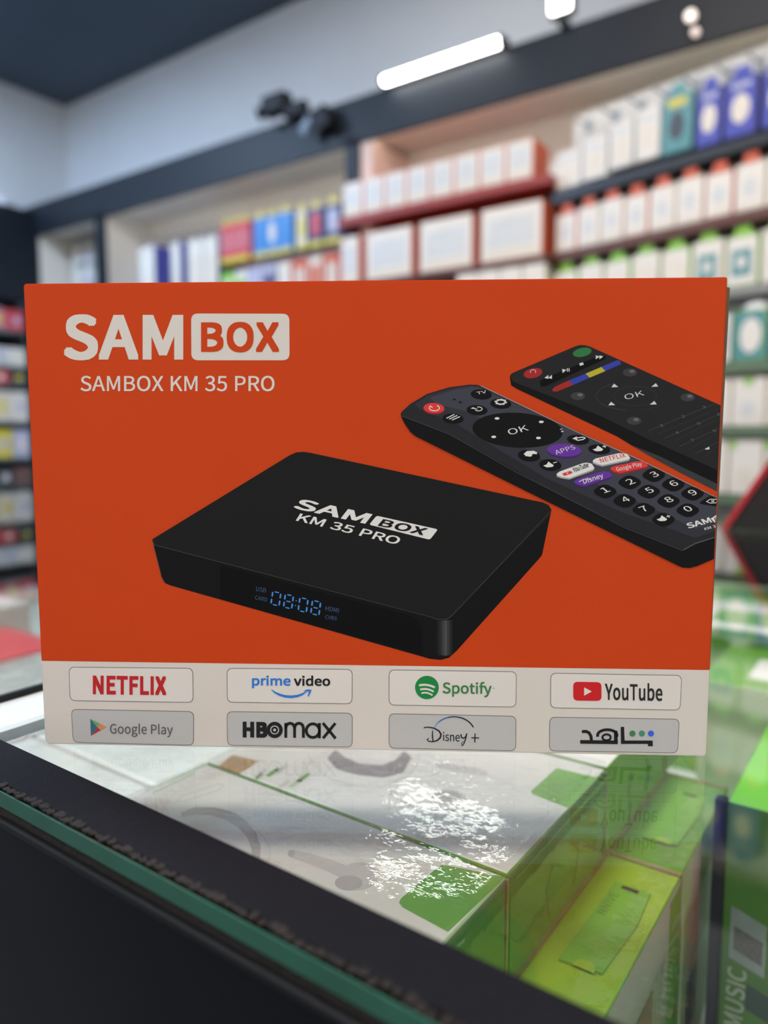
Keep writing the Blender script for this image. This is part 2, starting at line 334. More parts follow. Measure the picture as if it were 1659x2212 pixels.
# ragged sealant between tape and glass edge
sb = MB()
for k in range(170):
    x = -0.30 + k * 0.0026
    w = 0.002 + random.random() * 0.002
    a = Y0 + 0.0006 + random.random() * 0.0010
    b = min(a + 0.001 + random.random() * 0.0018, 0.1036)
    sb.prism([(x, a), (x + w * 0.6, a - 0.0004), (x + w, a + 0.0007), (x + w * 0.8, b), (x + w * 0.2, b + 0.0005)], 'z', 1.0001, 1.0004 + random.random() * 0.0004, M_foam)
o = sb.build('sealant', counter); o['kind'] = 'stuff'
MB().box(-1.5, 1.1, 0.1003, 0.1075, 0.9932, 0.9950, M_foam).build('foam_strip', counter)
MB().box(-1.5, 1.1, 0.0990, 0.124, 0.9905, 0.9930, M_lip).build('metal_lip', counter, bevel=0.0006)
MB().box(-1.5, 1.1, 0.1010, 0.1200, 0.965, 0.9905, M_black).build('frame_rail', counter)
MB().box(-1.5, 1.1, 0.1000, 0.1060, 0.08, 0.9903, M_front).build('front_panel', counter)
MB().box(-1.5, 1.1, 0.107, 1.02, 0.78, 0.79, M_liner).build('inner_shelf', counter)
MB().box(-1.5, 1.1, 1.00, 1.02, 0.08, 0.99, M_black).build('back_panel', counter)
MB().box(-1.5, 1.1, 0.12, 1.0, 0.0, 0.08, M_black).build('plinth', counter)
MB().box(-1.5, -1.485, 0.107, 1.0, 0.08, 0.99, M_black).build('side_panel', counter)
MB().box(1.085, 1.1, 0.107, 1.0, 0.08, 0.99, M_black).build('side_panel', counter)

# ------------------------------------------------------------------ printed lettering
def glyph_mesh(s, bold=0.0, track=0.0):
    """filled outline of a string in em units: verts, faces, ink left, ink right (cap height 0.257)"""
    cu = bpy.data.curves.new('lettering', 'CURVE')
    cu.dimensions = '2D'; cu.fill_mode = 'BOTH'; cu.offset = min(bold, 0.0)
    x = 0.0
    for ch in s:
        if ch == ' ':
            x += 0.085 + track; continue
        adv, loops = GLYPHS[ch]
        for lp in loops:
            sp = cu.splines.new('POLY')
            n = len(lp) // 2
            sp.points.add(n - 1)
            for i in range(n):
                sp.points[i].co = (x + lp[2 * i] / 1000, lp[2 * i + 1] / 1000, 0, 1)
            sp.use_cyclic_u = True
        x += adv / 1000 + track
    o = bpy.data.objects.new('lettering', cu)
    me = bpy.data.meshes.new_from_object(o)
    v = [(p.co.x, p.co.y) for p in me.vertices]
    f = [list(p.vertices) for p in me.polygons]
    bpy.data.meshes.remove(me); bpy.data.objects.remove(o); bpy.data.curves.remove(cu)
    # heavier weights: the outline thickened by laying it down in a small ring of offsets
    b = bold * 0.88
    ring = [(0.0, 0.0)] + [(b * i, b * j) for i in (-1, 0, 1) for j in (-1, 0, 1) if i or j] if bold > 0 else [(0.0, 0.0)]
    V = [(x + dx, y + dy, k) for k, (dx, dy) in enumerate(ring) for x, y in v]
    Fs = [[j + k * len(v) for j in a] for k in range(len(ring)) for a in f]
    xs = [p[0] for p in V]
    return V, Fs, min(xs), max(xs)

class Print:
    """flat print; drawn on sheet coordinates (x right, y down) and mapped to the surface by 'onto'"""
    def __init__(self, layer=1):
        self.v = []; self.f = []; self.m = []; self.mats = []; self.layer = layer
    def mi(self, m):
        if m not in self.mats: self.mats.append(m)
        return self.mats.index(m)
    def poly(self, pts, m, dl=0.0):
        i = len(self.v); L = self.layer + dl
        self.v += [(p[0], p[1], L) for p in pts]
        self.f.append(list(range(i, i + len(pts)))); self.m.append(self.mi(m)); return self
    def ell(self, c, rx, ry, m, rot=0.0, n=28, dl=0.0):
        a = math.radians(rot); ca, sa = math.cos(a), math.sin(a)
        pts = []
        for k in range(n):
            t = 2 * math.pi * k / n
            x, y = rx * math.cos(t), ry * math.sin(t)
            pts.append((c[0] + x * ca - y * sa, c[1] + x * sa + y * ca))
        return self.poly(pts, m, dl)
    def rrect(self, q, r, m, n=6, dl=0.0):
        """rounded quad from four corners"""
        pts = []
        for k in range(4):
            p = Vector(q[k]); a = (Vector(q[k - 1]) - p).normalized(); b = (Vector(q[(k + 1) % 4]) - p).normalized()
            s, e = p + a * r, p + b * r
            for j in range(n + 1):
                t = j / n
                w = s * (1 - t) ** 2 + p * 2 * t * (1 - t) + e * t * t
                pts.append((w.x, w.y))
        return self.poly(pts, m, dl)
    def stroke(self, path, w, m, closed=False, dl=0.0):
        P = [Vector(p) for p in path]; n = len(P)
        ws = w if isinstance(w, (list, tuple)) else [w] * n
        L = []; R = []
        for k in range(n):
            a = P[k - 1] if (k > 0 or closed) else P[k]
            b = P[(k + 1) % n] if (k < n - 1 or closed) else P[k]
            d1 = (P[k] - a).normalized() if (P[k] - a).length > 1e-9 else (b - P[k]).normalized()
            d2 = (b - P[k]).normalized() if (b - P[k]).length > 1e-9 else d1
            t = (d1 + d2)
            t = t.normalized() if t.length > 1e-6 else d1
            nn = Vector((-t.y, t.x)); sc = 1 / max(0.5, abs(nn.dot(Vector((-d1.y, d1.x)))))
            L.append(P[k] + nn * ws[k] / 2 * sc); R.append(P[k] - nn * ws[k] / 2 * sc)
        for k in range(n if closed else n - 1):
            q = (k + 1) % n
            self.poly([L[k], L[q], R[q], R[k]], m, dl)
        return self
    def arc(self, c, rx, ry, a0, a1, w, m, n=16, rot=0.0, dl=0.0):
        r = math.radians(rot); pts = []
        for k in range(n + 1):
            t = math.radians(a0 + (a1 - a0) * k / n)
            x, y = rx * math.cos(t), -ry * math.sin(t)
            pts.append((c[0] + x * math.cos(r) - y * math.sin(r), c[1] + x * math.sin(r) + y * math.cos(r)))
        return self.stroke(pts, w, m, dl=dl)
    def text(self, s, b0, b1, cap, m, bold=0.0, track=0.0, dl=0.0):
        """ink fitted between baseline points b0 and b1; cap = vector of the capital height"""
        v, f, x0, x1 = glyph_mesh(s, bold, track)
        i = len(self.v); k = self.mi(m); L = self.layer + dl
        e_ = 0.88 * max(bold, 0.0); top = 0.257 + 2 * e_
        for x, y, c in v:
            t = (x - x0) / (x1 - x0); h = (y + e_) / top; L = self.layer + dl + 0.035 * c
            self.v.append((b0[0] + (b1[0] - b0[0]) * t + cap[0] * h, b0[1] + (b1[1] - b0[1]) * t + cap[1] * h, L))
        for a in f:
            self.f.append([i + j for j in a]); self.m.append(k)
        return self
    def build(self, name, parent, onto, label=None):
        v = [onto(*p) for p in self.v]
        me = bpy.data.meshes.new(name)
        me.from_pydata(v, [], self.f)
        for m in self.mats: me.materials.append(m)
        me.polygons.foreach_set('material_index', self.m)
        want = onto(0, 0, 2), onto(0, 0, 1)
        up = Vector(want[0]) - Vector(want[1])
        bm = bmesh.new(); bm.from_mesh(me)
        bm.normal_update()
        for fc in bm.faces:
            if fc.normal.dot(up) < 0: fc.normal_flip()
        bmesh.ops.triangulate(bm, faces=[fc for fc in bm.faces if len(fc.verts) > 4])
        bm.to_mesh(me); bm.free()
        o = bpy.data.objects.new(name, me); COL.objects.link(o); o.parent = parent
        if label: o['label'] = label
        return o

def ink(r, g, b, rough=0.5):
    """printing ink as seen on the carton, divided by the light that falls on it"""
    n = 'ink_%d_%d_%d' % (r, g, b)
    l = lin((r, g, b))
    return mat(n, (min(.88, l[0] * 1.37), min(.88, l[1] * 1.43), min(.88, l[2] * 1.515)), rough, spec=0.10, linear=True)

# ------------------------------------------------------------------ the orange carton
W, H, T = 0.2126, 0.1470, 0.050
CA = math.radians(32.928)
ex, ey = Vector((math.cos(CA), math.sin(CA), 0)), Vector((-math.sin(CA), math.cos(CA), 0))
base = Vector((-0.22611, 0.12578, 1.0)) + ex * (W / 2) + ey * (T / 2)
carton = thing('tv_box_carton', 'orange and white carton showing a black media player, standing on the glass counter', 'box', base + Vector((0, 0, 0.0001)), CA)
HF = (0.00014047058372369396, -6.682072491364123e-06, -0.0028808740550856668, 2.6972694381226486e-06,
      -0.0001426555836163287, 0.22912854331956, 2.6972694381258376e-05, -6.0116224316126246e-05, 1.0)
def sheet(px, py):
    d = HF[6] * px + HF[7] * py + 1
    return (HF[0] * px + HF[1] * py + HF[2]) / d, (HF[3] * px + HF[4] * py + HF[5]) / d
def front(px, py, layer):
    u, v = sheet(px, py)
    return (min(u, W - 0.0004) - W / 2, -T / 2 - 0.00005 * layer, v)

M_orange = mat('orange_print', (0.67, 0.064, 0.009), 0.5, spec=0.15, vary=0.02, scale=25, linear=True)
M_white = mat('white_print', (0.795, 0.745, 0.705), 0.5, spec=0.2, vary=0.01, scale=25, linear=True)
M_kraft = mat('kraft_board', (120, 96, 70), 0.8, vary=0.15, scale=200)
bm = bmesh.new()
prof = []
for (cx_, cz_, a0, r) in ((W / 2, H, 0, .0006), (-W / 2, H, 90, .0010), (-W / 2, 0, 180, .0016), (W / 2, 0, 270, .0010)):
    sx = 1 if cx_ > 0 else -1; sz = 1 if cz_ > 0 else -1
    for k in range(5):
        t = math.radians(a0 + 90 * k / 4)
        prof.append((cx_ - sx * r + r * math.cos(t), cz_ - sz * r + r * math.sin(t)))
fv = [bm.verts.new((x, -T / 2, z)) for x, z in prof]
bv = [bm.verts.new((x, T / 2, z)) for x, z in prof]
bm.faces.new(fv); bm.faces.new(bv[::-1])
for k in range(len(fv)):
    q = (k + 1) % len(fv)
    bm.faces.new((fv[q], fv[k], bv[k], bv[q]))
bmesh.ops.recalc_face_normals(bm, faces=bm.faces)
bmesh.ops.bevel(bm, geom=[e for e in bm.edges if abs(e.verts[0].co.y - e.verts[1].co.y) < 1e-6], offset=0.0004, segments=2, affect='EDGES')
bmesh.ops.bisect_plane(bm, geom=bm.verts[:] + bm.edges[:] + bm.faces[:], plane_co=(0, 0, 0.02795), plane_no=(0, 0, 1))
me = bpy.data.meshes.new('carton_body')
for fc in bm.faces:
    fc.material_index = 0 if fc.calc_center_median().z > 0.02795 else 1
bm.to_mesh(me); bm.free()
me.materials.append(M_orange); me.materials.append(M_white)
body = bpy.data.objects.new('carton_body', me); COL.objects.link(body); body.parent = carton
MB().prism([(W / 2 - .001, .004), (W / 2 + .0001, .004), (W / 2 + .0004, .06), (W / 2 + .0011, .1440), (W / 2 - .001, .1445)], 'y', -T / 2 + .0008, -T / 2 + .0019, M_kraft).build('side_flap', carton)

I_w = ink(202, 194, 184); I_w2 = ink(214, 208, 202); I_or = M_orange
K1 = ink(27, 27, 27); K2 = ink(19, 19, 20); K3 = ink(13, 13, 15); K4 = ink(58, 58, 58); K5 = ink(40, 40, 42)
# brand lettering top left
p = Print(1).text('SAM', (138, 777.5), (396, 777.5), (0, -96.5), I_w, bold=0.0130, track=0.010)
p.build('logo_lettering', carton, front, 'large bold off-white capital letters')
p = Print(1).rrect([(413, 678), (625, 678.5), (625.5, 779), (413.5, 779)], 15, I_w)
badge = p.build('logo_badge', carton, front, 'off-white rounded badge with orange letters')
Print(2).text('BOX', (434.5, 761), (603.5, 761), (0, -64), I_or, bold=0.013, track=0.014).build('badge_lettering', badge, front)
Print(1).text('SAMBOX KM 35 PRO', (174, 845.5), (593, 845.5), (0, -32.5), I_w, bold=0.0035).build('model_lettering', carton, front, 'thin off-white model name')

# ---- printed media player
C5 = lambda x, y: (300 + x / 1.765, 950 + y / 1.765)
def cv(pts, c): return [c(*q) for q in pts]
top = cv([(52, 380), (575, 60), (600, 49), (628, 47), (655, 51), (1540, 240), (1562, 250), (1573, 268), (1568, 290), (1195, 670), (1175, 683), (1140, 685), (1100, 672), (60, 402), (53, 392)], C5)
p = Print(1)
p.poly(cv([(52, 382), (60, 400), (1100, 672), (1140, 685), (1175, 683), (1195, 668), (1573, 268), (1537, 440), (1528, 452), (1212, 805), (1182, 832), (1150, 840), (1110, 836), (120, 556), (98, 546), (86, 525)], C5), K2)
p.poly(top, K1, 1)
p.stroke(cv([(52, 384), (60, 402), (1100, 673), (1140, 686), (1175, 684), (1195, 670), (1572, 272)], C5), [1.6, 1.6, 1.2, 1.4, 1.8, 1.8, 1.4], K4, dl=1.5)
p.stroke(cv([(56, 400), (88, 525), (100, 545)], C5), 1.2, K4, dl=1.5)
for k, c in enumerate((28, 40, 58, 70, 52, 34)):        # rounded front corner of the printed case
    x = 1135 + k * 10
    p.poly(cv([(x, 690), (x + 10, 689 - max(0, k - 2)), (x + 10, 822 - abs(k - 3) * 2), (x, 826)], C5), ink(c, c, c), 1)
p.poly(cv([(310, 480), (1040, 672), (1062, 690), (1078, 725), (1080, 770), (1078, 820), (310, 606)], C5), K3, 1)
player = p.build('printed_media_player', carton, front, 'printed picture of a flat black media player')
p = Print(3)
p.text('SAM', (632.5, 1098), (789, 1132), (16, -20.5), I_w2, bold=0.011, track=0.008)
p.rrect([(813.5, 1114.5), (946, 1144), (928.5, 1166.5), (797.5, 1134)], 5, I_w2)
p.text('BOX', (815.5, 1136), (913, 1157), (12.5, -14.5), K1, bold=0.010, track=0.016, dl=1)
p.text('KM 35 PRO', (639, 1125), (858, 1177), (10, -15.5), I_w2, bold=0.006)
p.build('printed_lettering', player, front)
B_ = ink(66, 128, 196); B2 = ink(62, 84, 116)
p = Print(3)
def seg_map(x, y):      # clock display cell, unit square
    a = Vector((586.5, 1276)).lerp(Vector((695, 1300.5)), x); b = Vector((582, 1305.5)).lerp(Vector((691, 1331.5)), x)
    q = a.lerp(b, y); return (q.x, q.y)
def segm(x0, y0, x1, y1):
    th, tv = 0.030, 0.085
    if abs(x1 - x0) > abs(y1 - y0): q = [(x0 + .03, y0), (x0 + .05, y0 - tv / 2), (x1 - .05, y1 - tv / 2), (x1 - .03, y1), (x1 - .05, y1 + tv / 2), (x0 + .05, y0 + tv / 2)]
    else: q = [(x0, y0 + .06), (x0 + th / 2, y0 + .12), (x0 + th / 2, y1 - .12), (x1, y1 - .06), (x1 - th / 2, y1 - .12), (x1 - th / 2, y0 + .12)]
    p.poly([seg_map(*c) for c in q], B_)
for dx, ch in ((0.03, '0'), (0.28, '8'), (0.57, '0'), (0.82, '8')):
    w = 0.16
    for s in [(0, .04, w, .04), (0, .96, w, .96), (0, 0, 0, .5), (0, .5, 0, 1), (w, 0, w, .5), (w, .5, w, 1)] + ([(0, .5, w, .5)] if ch == '8' else []):
        segm(dx + s[0], s[1], dx + s[2], s[3])
for y in (0.33, 0.67):
    c = seg_map(0.505, y); p.ell(c, 1.3, 1.3, B_, n=8)
p.text('USB', (553, 1277), (574.5, 1280.5), (1, -9), B2); p.text('CARD', (551, 1295), (577, 1300), (1, -8), B2)
p.text('HDMI', (703, 1319), (731.5, 1324), (1, -9.5), B2); p.text('CVBS', (702.5, 1337), (727, 1340.5), (1, -8), B2)
p.build('printed_clock_display', player, front, 'blue digital clock figures')

# ---- printed remote in front
C2 = lambda x, y: (850 + x / 4.1475, 820 + y / 4.1475)
C3 = lambda x, y: (1180 + x / 4.1475, 930 + y / 4.1475)
Z1 = lambda x, y: (1040 + x / 3.0722, 730 + y / 3.0722)
XE = 1567
# rear remote first (lower layer)
p = Print(1)
p.poly(cv([(188, 262), (196, 243), (215, 231), (625, 57), (655, 49), (690, 51), (725, 62), (1612, 450)], Z1) + [(1557, 1062), (1472, 1023), (1422, 996), (1363, 962), (1334, 944), (1117, 841), (1104, 833)], K2)
p.poly(cv([(192, 262), (215, 234), (630, 58), (655, 51), (688, 53), (722, 64), (1612, 452), (1612, 880), (1100, 672), (800, 525), (205, 290)], Z1), ink(36, 36, 37), 0.5)
p.poly([(1363, 962), (1422, 985), (1557, 1046), (1557, 1062), (1472, 1023), (1422, 996)], ink(52, 54, 56), 0.5)
rem2 = p.build('printed_remote', carton, front, 'printed black remote with red, green and coloured keys, behind')
R_ = ink(150, 42, 40); G_ = ink(48, 108, 62); BL = ink(52, 62, 150); YE = ink(170, 160, 50); GR = ink(196, 194, 192); GD = ink(96, 96, 98)
p = Print(2)
p.ell(Z1(342, 236), 20.5, 10.5, R_, -12); p.ell(Z1(668, 98), 20.5, 9.5, G_, -12)
p.poly(cv([(385, 290), (400, 278), (790, 118), (828, 126), (820, 142), (430, 322), (395, 326)], Z1), K3)
for q, m_ in (([(470, 342), (490, 325), (580, 284), (606, 315), (500, 358), (474, 357)], R_), ([(580, 284), (690, 240), (718, 266), (606, 315)], BL),
              ([(690, 240), (795, 195), (822, 222), (718, 266)], YE), ([(795, 195), (900, 150), (920, 156), (926, 176), (822, 222)], BL)):
    p.poly(cv(q, Z1), m_)
for c in ((640, 388), (985, 232), (1368, 397), (1012, 552)):
    p.ell(Z1(*c), 15.5, 8.5, ink(58, 58, 60)); p.ell(Z1(c[0] + 14, c[1] - 8), 6, 3.6, GD, dl=0.3)
p.arc(Z1(1000, 388), 78, 31, 120, 260, 1.4, ink(58, 58, 60)); p.arc(Z1(1020, 388), 47, 21, -40, 320, 1.2, ink(50, 50, 52))
p.arc(Z1(1000, 388), 78, 31, 285, 340, 1.0, ink(50, 50, 52))
for k, y in enumerate(((1110, 618, 1545, 440), (1215, 668, 1600, 505), (1315, 722, 1605, 600), (1420, 770, 1605, 690))):
    p.stroke([Z1(y[0], y[1]), Z1(y[2], y[3])], 1.3, ink(62, 62, 64))
    p.stroke([Z1(y[0] + 60, y[1] + 20), Z1(min(1600, y[2] + 40), y[3] + 25)], 1.0, ink(52, 52, 54))
p.build('printed_keys', rem2, front)
p = Print(3)
p.text('OK', Z1(957, 413), Z1(1082, 382), (-5, -10.5), GR, bold=-0.002)
for x, y, d in ((885, 320, 1), (1150, 317, -1), (865, 440, 1), (1140, 435, -1)):
    p.poly(cv([(x - 24, y + 10), (x + 22, y + 8), (x + 6 * -d, y - 14)], Z1), GR)
for x, y in ((455, 262), (770, 132)):
    s = -1 if x < 600 else 1
    for k in (0, 24): p.poly(cv([(x - 12 * s + k * s, y - 14), (x - 12 * s + k * s, y + 12), (x + 14 * s + k * s, y - 6 * s)], Z1), GR)
p.poly(cv([(535, 208), (538, 236), (562, 215)], Z1), GR)
for x in (568, 580): p.stroke(cv([(x, 204), (x + 2, 226)], Z1), 2, GR)
p.poly(cv([(648, 172), (672, 164), (678, 180), (654, 188)], Z1), GR)
p.arc(Z1(342, 226), 6, 4, -40, 220, 1.2, GR)
for s, x, y in (('1', 1195, 585), ('2', 1338, 526), ('3', 1475, 464), ('4', 1298, 634), ('5', 1440, 573), ('6', 1577, 512), ('7', 1400, 683), ('8', 1545, 621)):
    c = Z1(x, y); p.text(s, (c[0] - 2, c[1] + 2.5), (c[0] + 5, c[1] + .5), (-3.5, -5), GD)
c = Z1(1500, 735); p.poly([(c[0] - 5, c[1]), (c[0] - 1, c[1] - 1), (c[0] + 3, c[1] - 4), (c[0] + 4, c[1] + 2), (c[0] - 1, c[1] + 2.5), (c[0] - 5, c[1] + 2.5)], GR)
p.build('printed_symbols', rem2, front)

# front remote
p = Print(4)
outline = cv([(65, 312), (75, 290), (150, 222), (300, 132), (500, 72), (680, 49), (745, 50), (770, 57)], C2) + cv([(300, 20), (850, 270), (1562, 602)], C3) + \
    [(1552, 1208)] + cv([(1350, 1216), (1280, 1234), (1220, 1230), (1190, 1218), (0, 635)], C3) + cv([(200, 512), (150, 470), (105, 405), (75, 350)], C2)
p.poly(outline, K2)
face = cv([(68, 312), (78, 290), (150, 224), (300, 134), (500, 74), (680, 51), (745, 52), (770, 59)], C2) + cv([(300, 23), (850, 273), (1562, 605), (1545, 955), (1330, 1012), (1225, 1072), (700, 862), (0, 512)], C3) + cv([(500, 485), (75, 322)], C2)
p.poly(face, ink(38, 38, 41), 0.5)
p.poly(cv([(190, 225), (320, 140), (520, 82), (690, 58), (765, 64)], C2) + cv([(300, 28), (850, 278), (1560, 610), (1547, 900), (1330, 965), (1100, 880), (700, 745), (0, 430)], C3) + cv([(560, 400), (230, 265)], C2), ink(48, 49, 55), 1)
p.poly(cv([(330, 165), (520, 100), (690, 68), (760, 70)], C2) + cv([(300, 34), (850, 286), (1558, 618), (1548, 830), (1330, 880), (1100, 770), (700, 590), (0, 290)], C3) + cv([(700, 300), (380, 220)], C2), ink(60, 61, 69), 1.5)
p.stroke(cv([(780, 58), (1659, 480)], C2) + cv([(850, 272), (1560, 604)], C3), 1.6, ink(150, 140, 138), dl=1.8)
p.stroke(cv([(75, 328), (500, 492), (1100, 832)], C2) + cv([(700, 872), (1220, 1078)], C3), 2.2, ink(54, 54, 57), dl=1.8)
p.stroke(cv([(1225, 1072), (1330, 1014), (1545, 957)], C3), 2.5, ink(78, 78, 84), dl=1.8)
rem1 = p.build('printed_remote', carton, front, 'printed grey and black remote with number keys and app keys, in front')
KB = ink(19, 19, 20); RED = ink(204, 58, 54); PU = ink(96, 52, 142); PUd = ink(66, 36, 100); PW = ink(216, 214, 214); PWd = ink(150, 148, 150); REDd = ink(140, 38, 38)
p = Print(6)
p.ell(C2(362, 268), 22.8, 11.6, REDd, 3); p.ell(C2(362, 258), 22.4, 11, RED, 3, dl=.5)
for c in ((785, 137), (960, 219), (748, 277), (533, 352)): p.ell(C2(*c), 22.8, 11, KB, 4)
p.ell(C2(1110, 456), 97.5, 37.5, KB, 3.5, n=48)
for c in ((1213, 684), (1403, 768)): p.ell(C2(*c), 24, 12.6, KB, 5)
for c in ((283, 86), (472, 172)): p.ell(C3(*c), 24, 10.8, KB, 5)
p.ell(C3(160, 192), 37.5, 14.8, PUd, 3); p.ell(C3(160, 178), 37, 14, PU, 3, dl=.5)
def pill(pts, m1, m2):
    p.poly([C3(x, y + 14) for x, y in pts], m2); p.poly(cv(pts, C3), m1, .5)
pill([(414, 283), (418, 268), (440, 253), (650, 205), (690, 206), (722, 215), (750, 248), (730, 262), (500, 312), (455, 300)], PW, PWd)
pill([(90, 402), (94, 388), (118, 370), (330, 293), (370, 291), (405, 300), (430, 338), (412, 352), (205, 428), (135, 418)], PW, PWd)
pill([(246, 466), (252, 452), (275, 438), (490, 370), (530, 368), (568, 378), (590, 408), (575, 420), (340, 500), (280, 488)], PU, PUd)
pill([(573, 347), (580, 333), (605, 322), (800, 280), (850, 278), (882, 286), (910, 318), (890, 330), (660, 384), (605, 370)], RED, REDd)
for c in ((525, 548), (745, 467), (960, 402), (700, 632), (915, 550), (1135, 487), (872, 712), (1092, 634), (1307, 568), (1047, 800), (1265, 717)):
    p.rrect([C3(c[0] - 128, c[1] + 4), C3(c[0] - 10, c[1] - 78), C3(c[0] + 128, c[1] - 4), C3(c[0] + 10, c[1] + 78)], 15, KB)
c = (1478, 652); p.rrect([C3(c[0] - 125, c[1] + 4), C3(c[0] - 10, c[1] - 72), C3(c[0] + 72, c[1] - 38), C3(c[0] + 68, c[1] + 34)], 10, KB)
p.build('printed_keys', rem1, front)
p = Print(7.5)
p.arc(C2(366, 258), 11, 6, -220, 60, 1.8, PW); p.stroke(cv([(328, 237), (350, 256)], C2), 1.8, PW)
p.ell(C2(545, 181), 3.6, 1.6, KB); p.ell(C2(598, 206), 3.6, 1.8, KB)
p.text('TV', C2(752, 138), C2(835, 122), (-2.6, -5.5), PW)
a = C2(960, 204)
p.arc(a, 9.5, 4.8, 0, 360, 3.0, PW, n=20)
for k in range(8):
    t = math.radians(k * 45 + 10); p.stroke([(a[0] + 9 * math.cos(t), a[1] + 4.6 * math.sin(t)), (a[0] + 13.5 * math.cos(t), a[1] + 6.6 * math.sin(t))], 3, PW)
p.arc(C2(760, 266), 8, 4.2, -150, 110, 1.6, PW); p.poly(cv([(690, 262), (715, 250), (735, 268)], C2), PW); p.stroke(cv([(715, 258), (752, 268)], C2), 1.4, PW)
for k in range(3): p.stroke(cv([(474 + 25 * k, 350 + 8 * k), (545 + 25 * k, 314 + 10 * k)], C2), 1.9, PW)
for q in ((927, 351), (1322, 382), (897, 516), (1297, 526)): p.ell(C2(*q), 5.2, 2.7, PW, n=14)
p.text('OK', C2(1040, 500), C2(1212, 456), (-6.5, -11.5), PW, bold=-0.001)
p.stroke(cv([(1490, 450), (1510, 445)], C2), 1.5, PW); p.stroke(cv([(1500, 470), (1520, 464)], C2), 2.2, PW)
p.poly(cv([(1165, 668), (1195, 642), (1255, 640), (1285, 655), (1282, 672), (1258, 668), (1240, 672), (1238, 688), (1215, 694), (1200, 688), (1185, 690)], C2), PW)
def speaker(c, f, mark):
    x, y = c
    p.poly([f(x - 60, y + 8), f(x - 30, y - 2), f(x - 15, y - 28), f(x + 12, y - 10), f(x + 35, y + 6), f(x + 20, y + 20), f(x - 20, y + 24), f(x - 38, y + 20)], PW)
    p.stroke([f(x + 28, y - 16), f(x + 62, y - 24)], 1.6, PW)
    if mark: p.stroke([f(x + 36, y - 32), f(x + 54, y - 8)], 1.6, PW)
speaker((1400, 765), C2, False); speaker((473, 165), C3, True); speaker((1045, 790), C3, True)
p.stroke(cv([(262, 85), (285, 91), (330, 82), (345, 70), (325, 62), (262, 70)], C3), 2, PW); p.poly(cv([(230, 76), (270, 56), (275, 88)], C3), PW)
p.text('APPS', C3(88, 220), C3(262, 166), (-5, -8.8), ink(206, 186, 214))
p.text('NETFLIX', C3(486, 292), C3(712, 238), (-3.5, -9), RED, bold=0.003)
p.rrect([C3(138, 388), C3(218, 362), C3(238, 382), C3(158, 410)], 3.5, RED)
p.poly(cv([(176, 380), (198, 382), (184, 392)], C3), PW, .5)
p.text('YouTube', C3(242, 378), C3(380, 328), (-3, -10), ink(30, 30, 32), bold=0.008)
p.text('Disney', C3(335, 480), C3(512, 422), (-3.5, -9.5), ink(222, 212, 226), bold=0.004); p.stroke(cv([(290, 462), (330, 440), (385, 434), (400, 445)], C3), 1.5, ink(222, 212, 226))
p.text('Google Play', C3(632, 368), C3(856, 316), (-3, -8), ink(232, 200, 198), bold=0.003)
for s, x, y in (('1', 522, 532), ('2', 748, 458), ('3', 962, 392), ('4', 704, 616), ('5', 918, 535), ('6', 1136, 473), ('7', 868, 700), ('8', 1092, 618), ('9', 1305, 555), ('0', 1262, 700)):
    a = C3(x, y); p.text(s, (a[0] - .5, a[1] + 7.5), (a[0] + 12.5, a[1] + 3), (-11.5, -9.5), PW, bold=0.001)
p.stroke(cv([(1432, 638), (1462, 618), (1530, 618), (1543, 634), (1515, 650), (1462, 652)], C3), 1.5, PW, closed=True)
p.stroke(cv([(1475, 628), (1500, 642)], C3), 1.3, PW); p.stroke(cv([(1500, 627), (1475, 643)], C3), 1.3, PW)
p.text('SAM', C3(1272, 880), C3(1482, 822), (-7, -10.5), PW, bold=0.010)
p.poly(cv([(1468, 790), (1490, 778), (1560, 758), (1556, 800), (1505, 828)], C3), PW)
p.text('B', C3(1510, 812), C3(1538, 804), (-3, -6.5), K2, bold=0.008, dl=.5)
p.text('KM 35', C3(1418, 895), C3(1542, 862), (-2.5, -5.5), PW, bold=0.003)
p.build('printed_symbols', rem1, front)

# ---- the eight app tiles on the white band
TL_ = ink(96, 94, 92); TF = ink(206, 198, 190); TG = ink(176, 173, 170)
C6 = lambda x, y: (60 + x / 2.07375, 1400 + y / 2.07375)
C7 = lambda x, y: (800 + x / 1.9313, 1400 + y / 1.9313)
tiles = [([(148.7, 1441), (417, 1443.5), (418, 1518.5), (151, 1514.5)], TF, 'white tile with red block lettering'),
         ([(490, 1443.5), (761.6, 1446), (761, 1521.5), (490.6, 1518)], TF, 'white tile with blue and black lettering over a blue smile'),
         ([(840, 1447), (1116, 1451), (1115, 1528.5), (840, 1524)], TF, 'white tile with a green disc and green lettering'),
         ([(1189, 1454), (1473, 1459), (1469.5, 1535), (1188.4, 1530)], TF, 'white tile with a red play badge and dark lettering'),
         ([(153.5, 1532), (419, 1537), (419, 1611), (158, 1604.5)], TG, 'grey tile with a coloured triangle and grey lettering'),
         ([(490, 1537), (761.6, 1540.5), (761.6, 1615), (491, 1611)], TG, 'grey tile with heavy black lettering'),
         ([(840, 1541.5), (1115, 1547), (1114.6, 1623), (840, 1617)], TG, 'grey tile with script lettering under a blue arc'),
         ([(1187, 1549), (1468, 1553.5), (1464, 1627.5), (1186, 1623)], TG, 'grey tile with heavy Arabic lettering and three dots')]
tobj = []
for q, m_, lb in tiles:
    p = Print(1).rrect(q, 13, TL_)
    cx_ = sum(a[0] for a in q) / 4; cy_ = sum(a[1] for a in q) / 4
    p.rrect([(a[0] + (1.3 if a[0] < cx_ else -1.3), a[1] + (1.3 if a[1] < cy_ else -1.3)) for a in q], 12, m_, dl=.6)
    tobj.append(p.build('app_tile', carton, front, lb))
DK = ink(34, 34, 36); RD = ink(178, 38, 42)
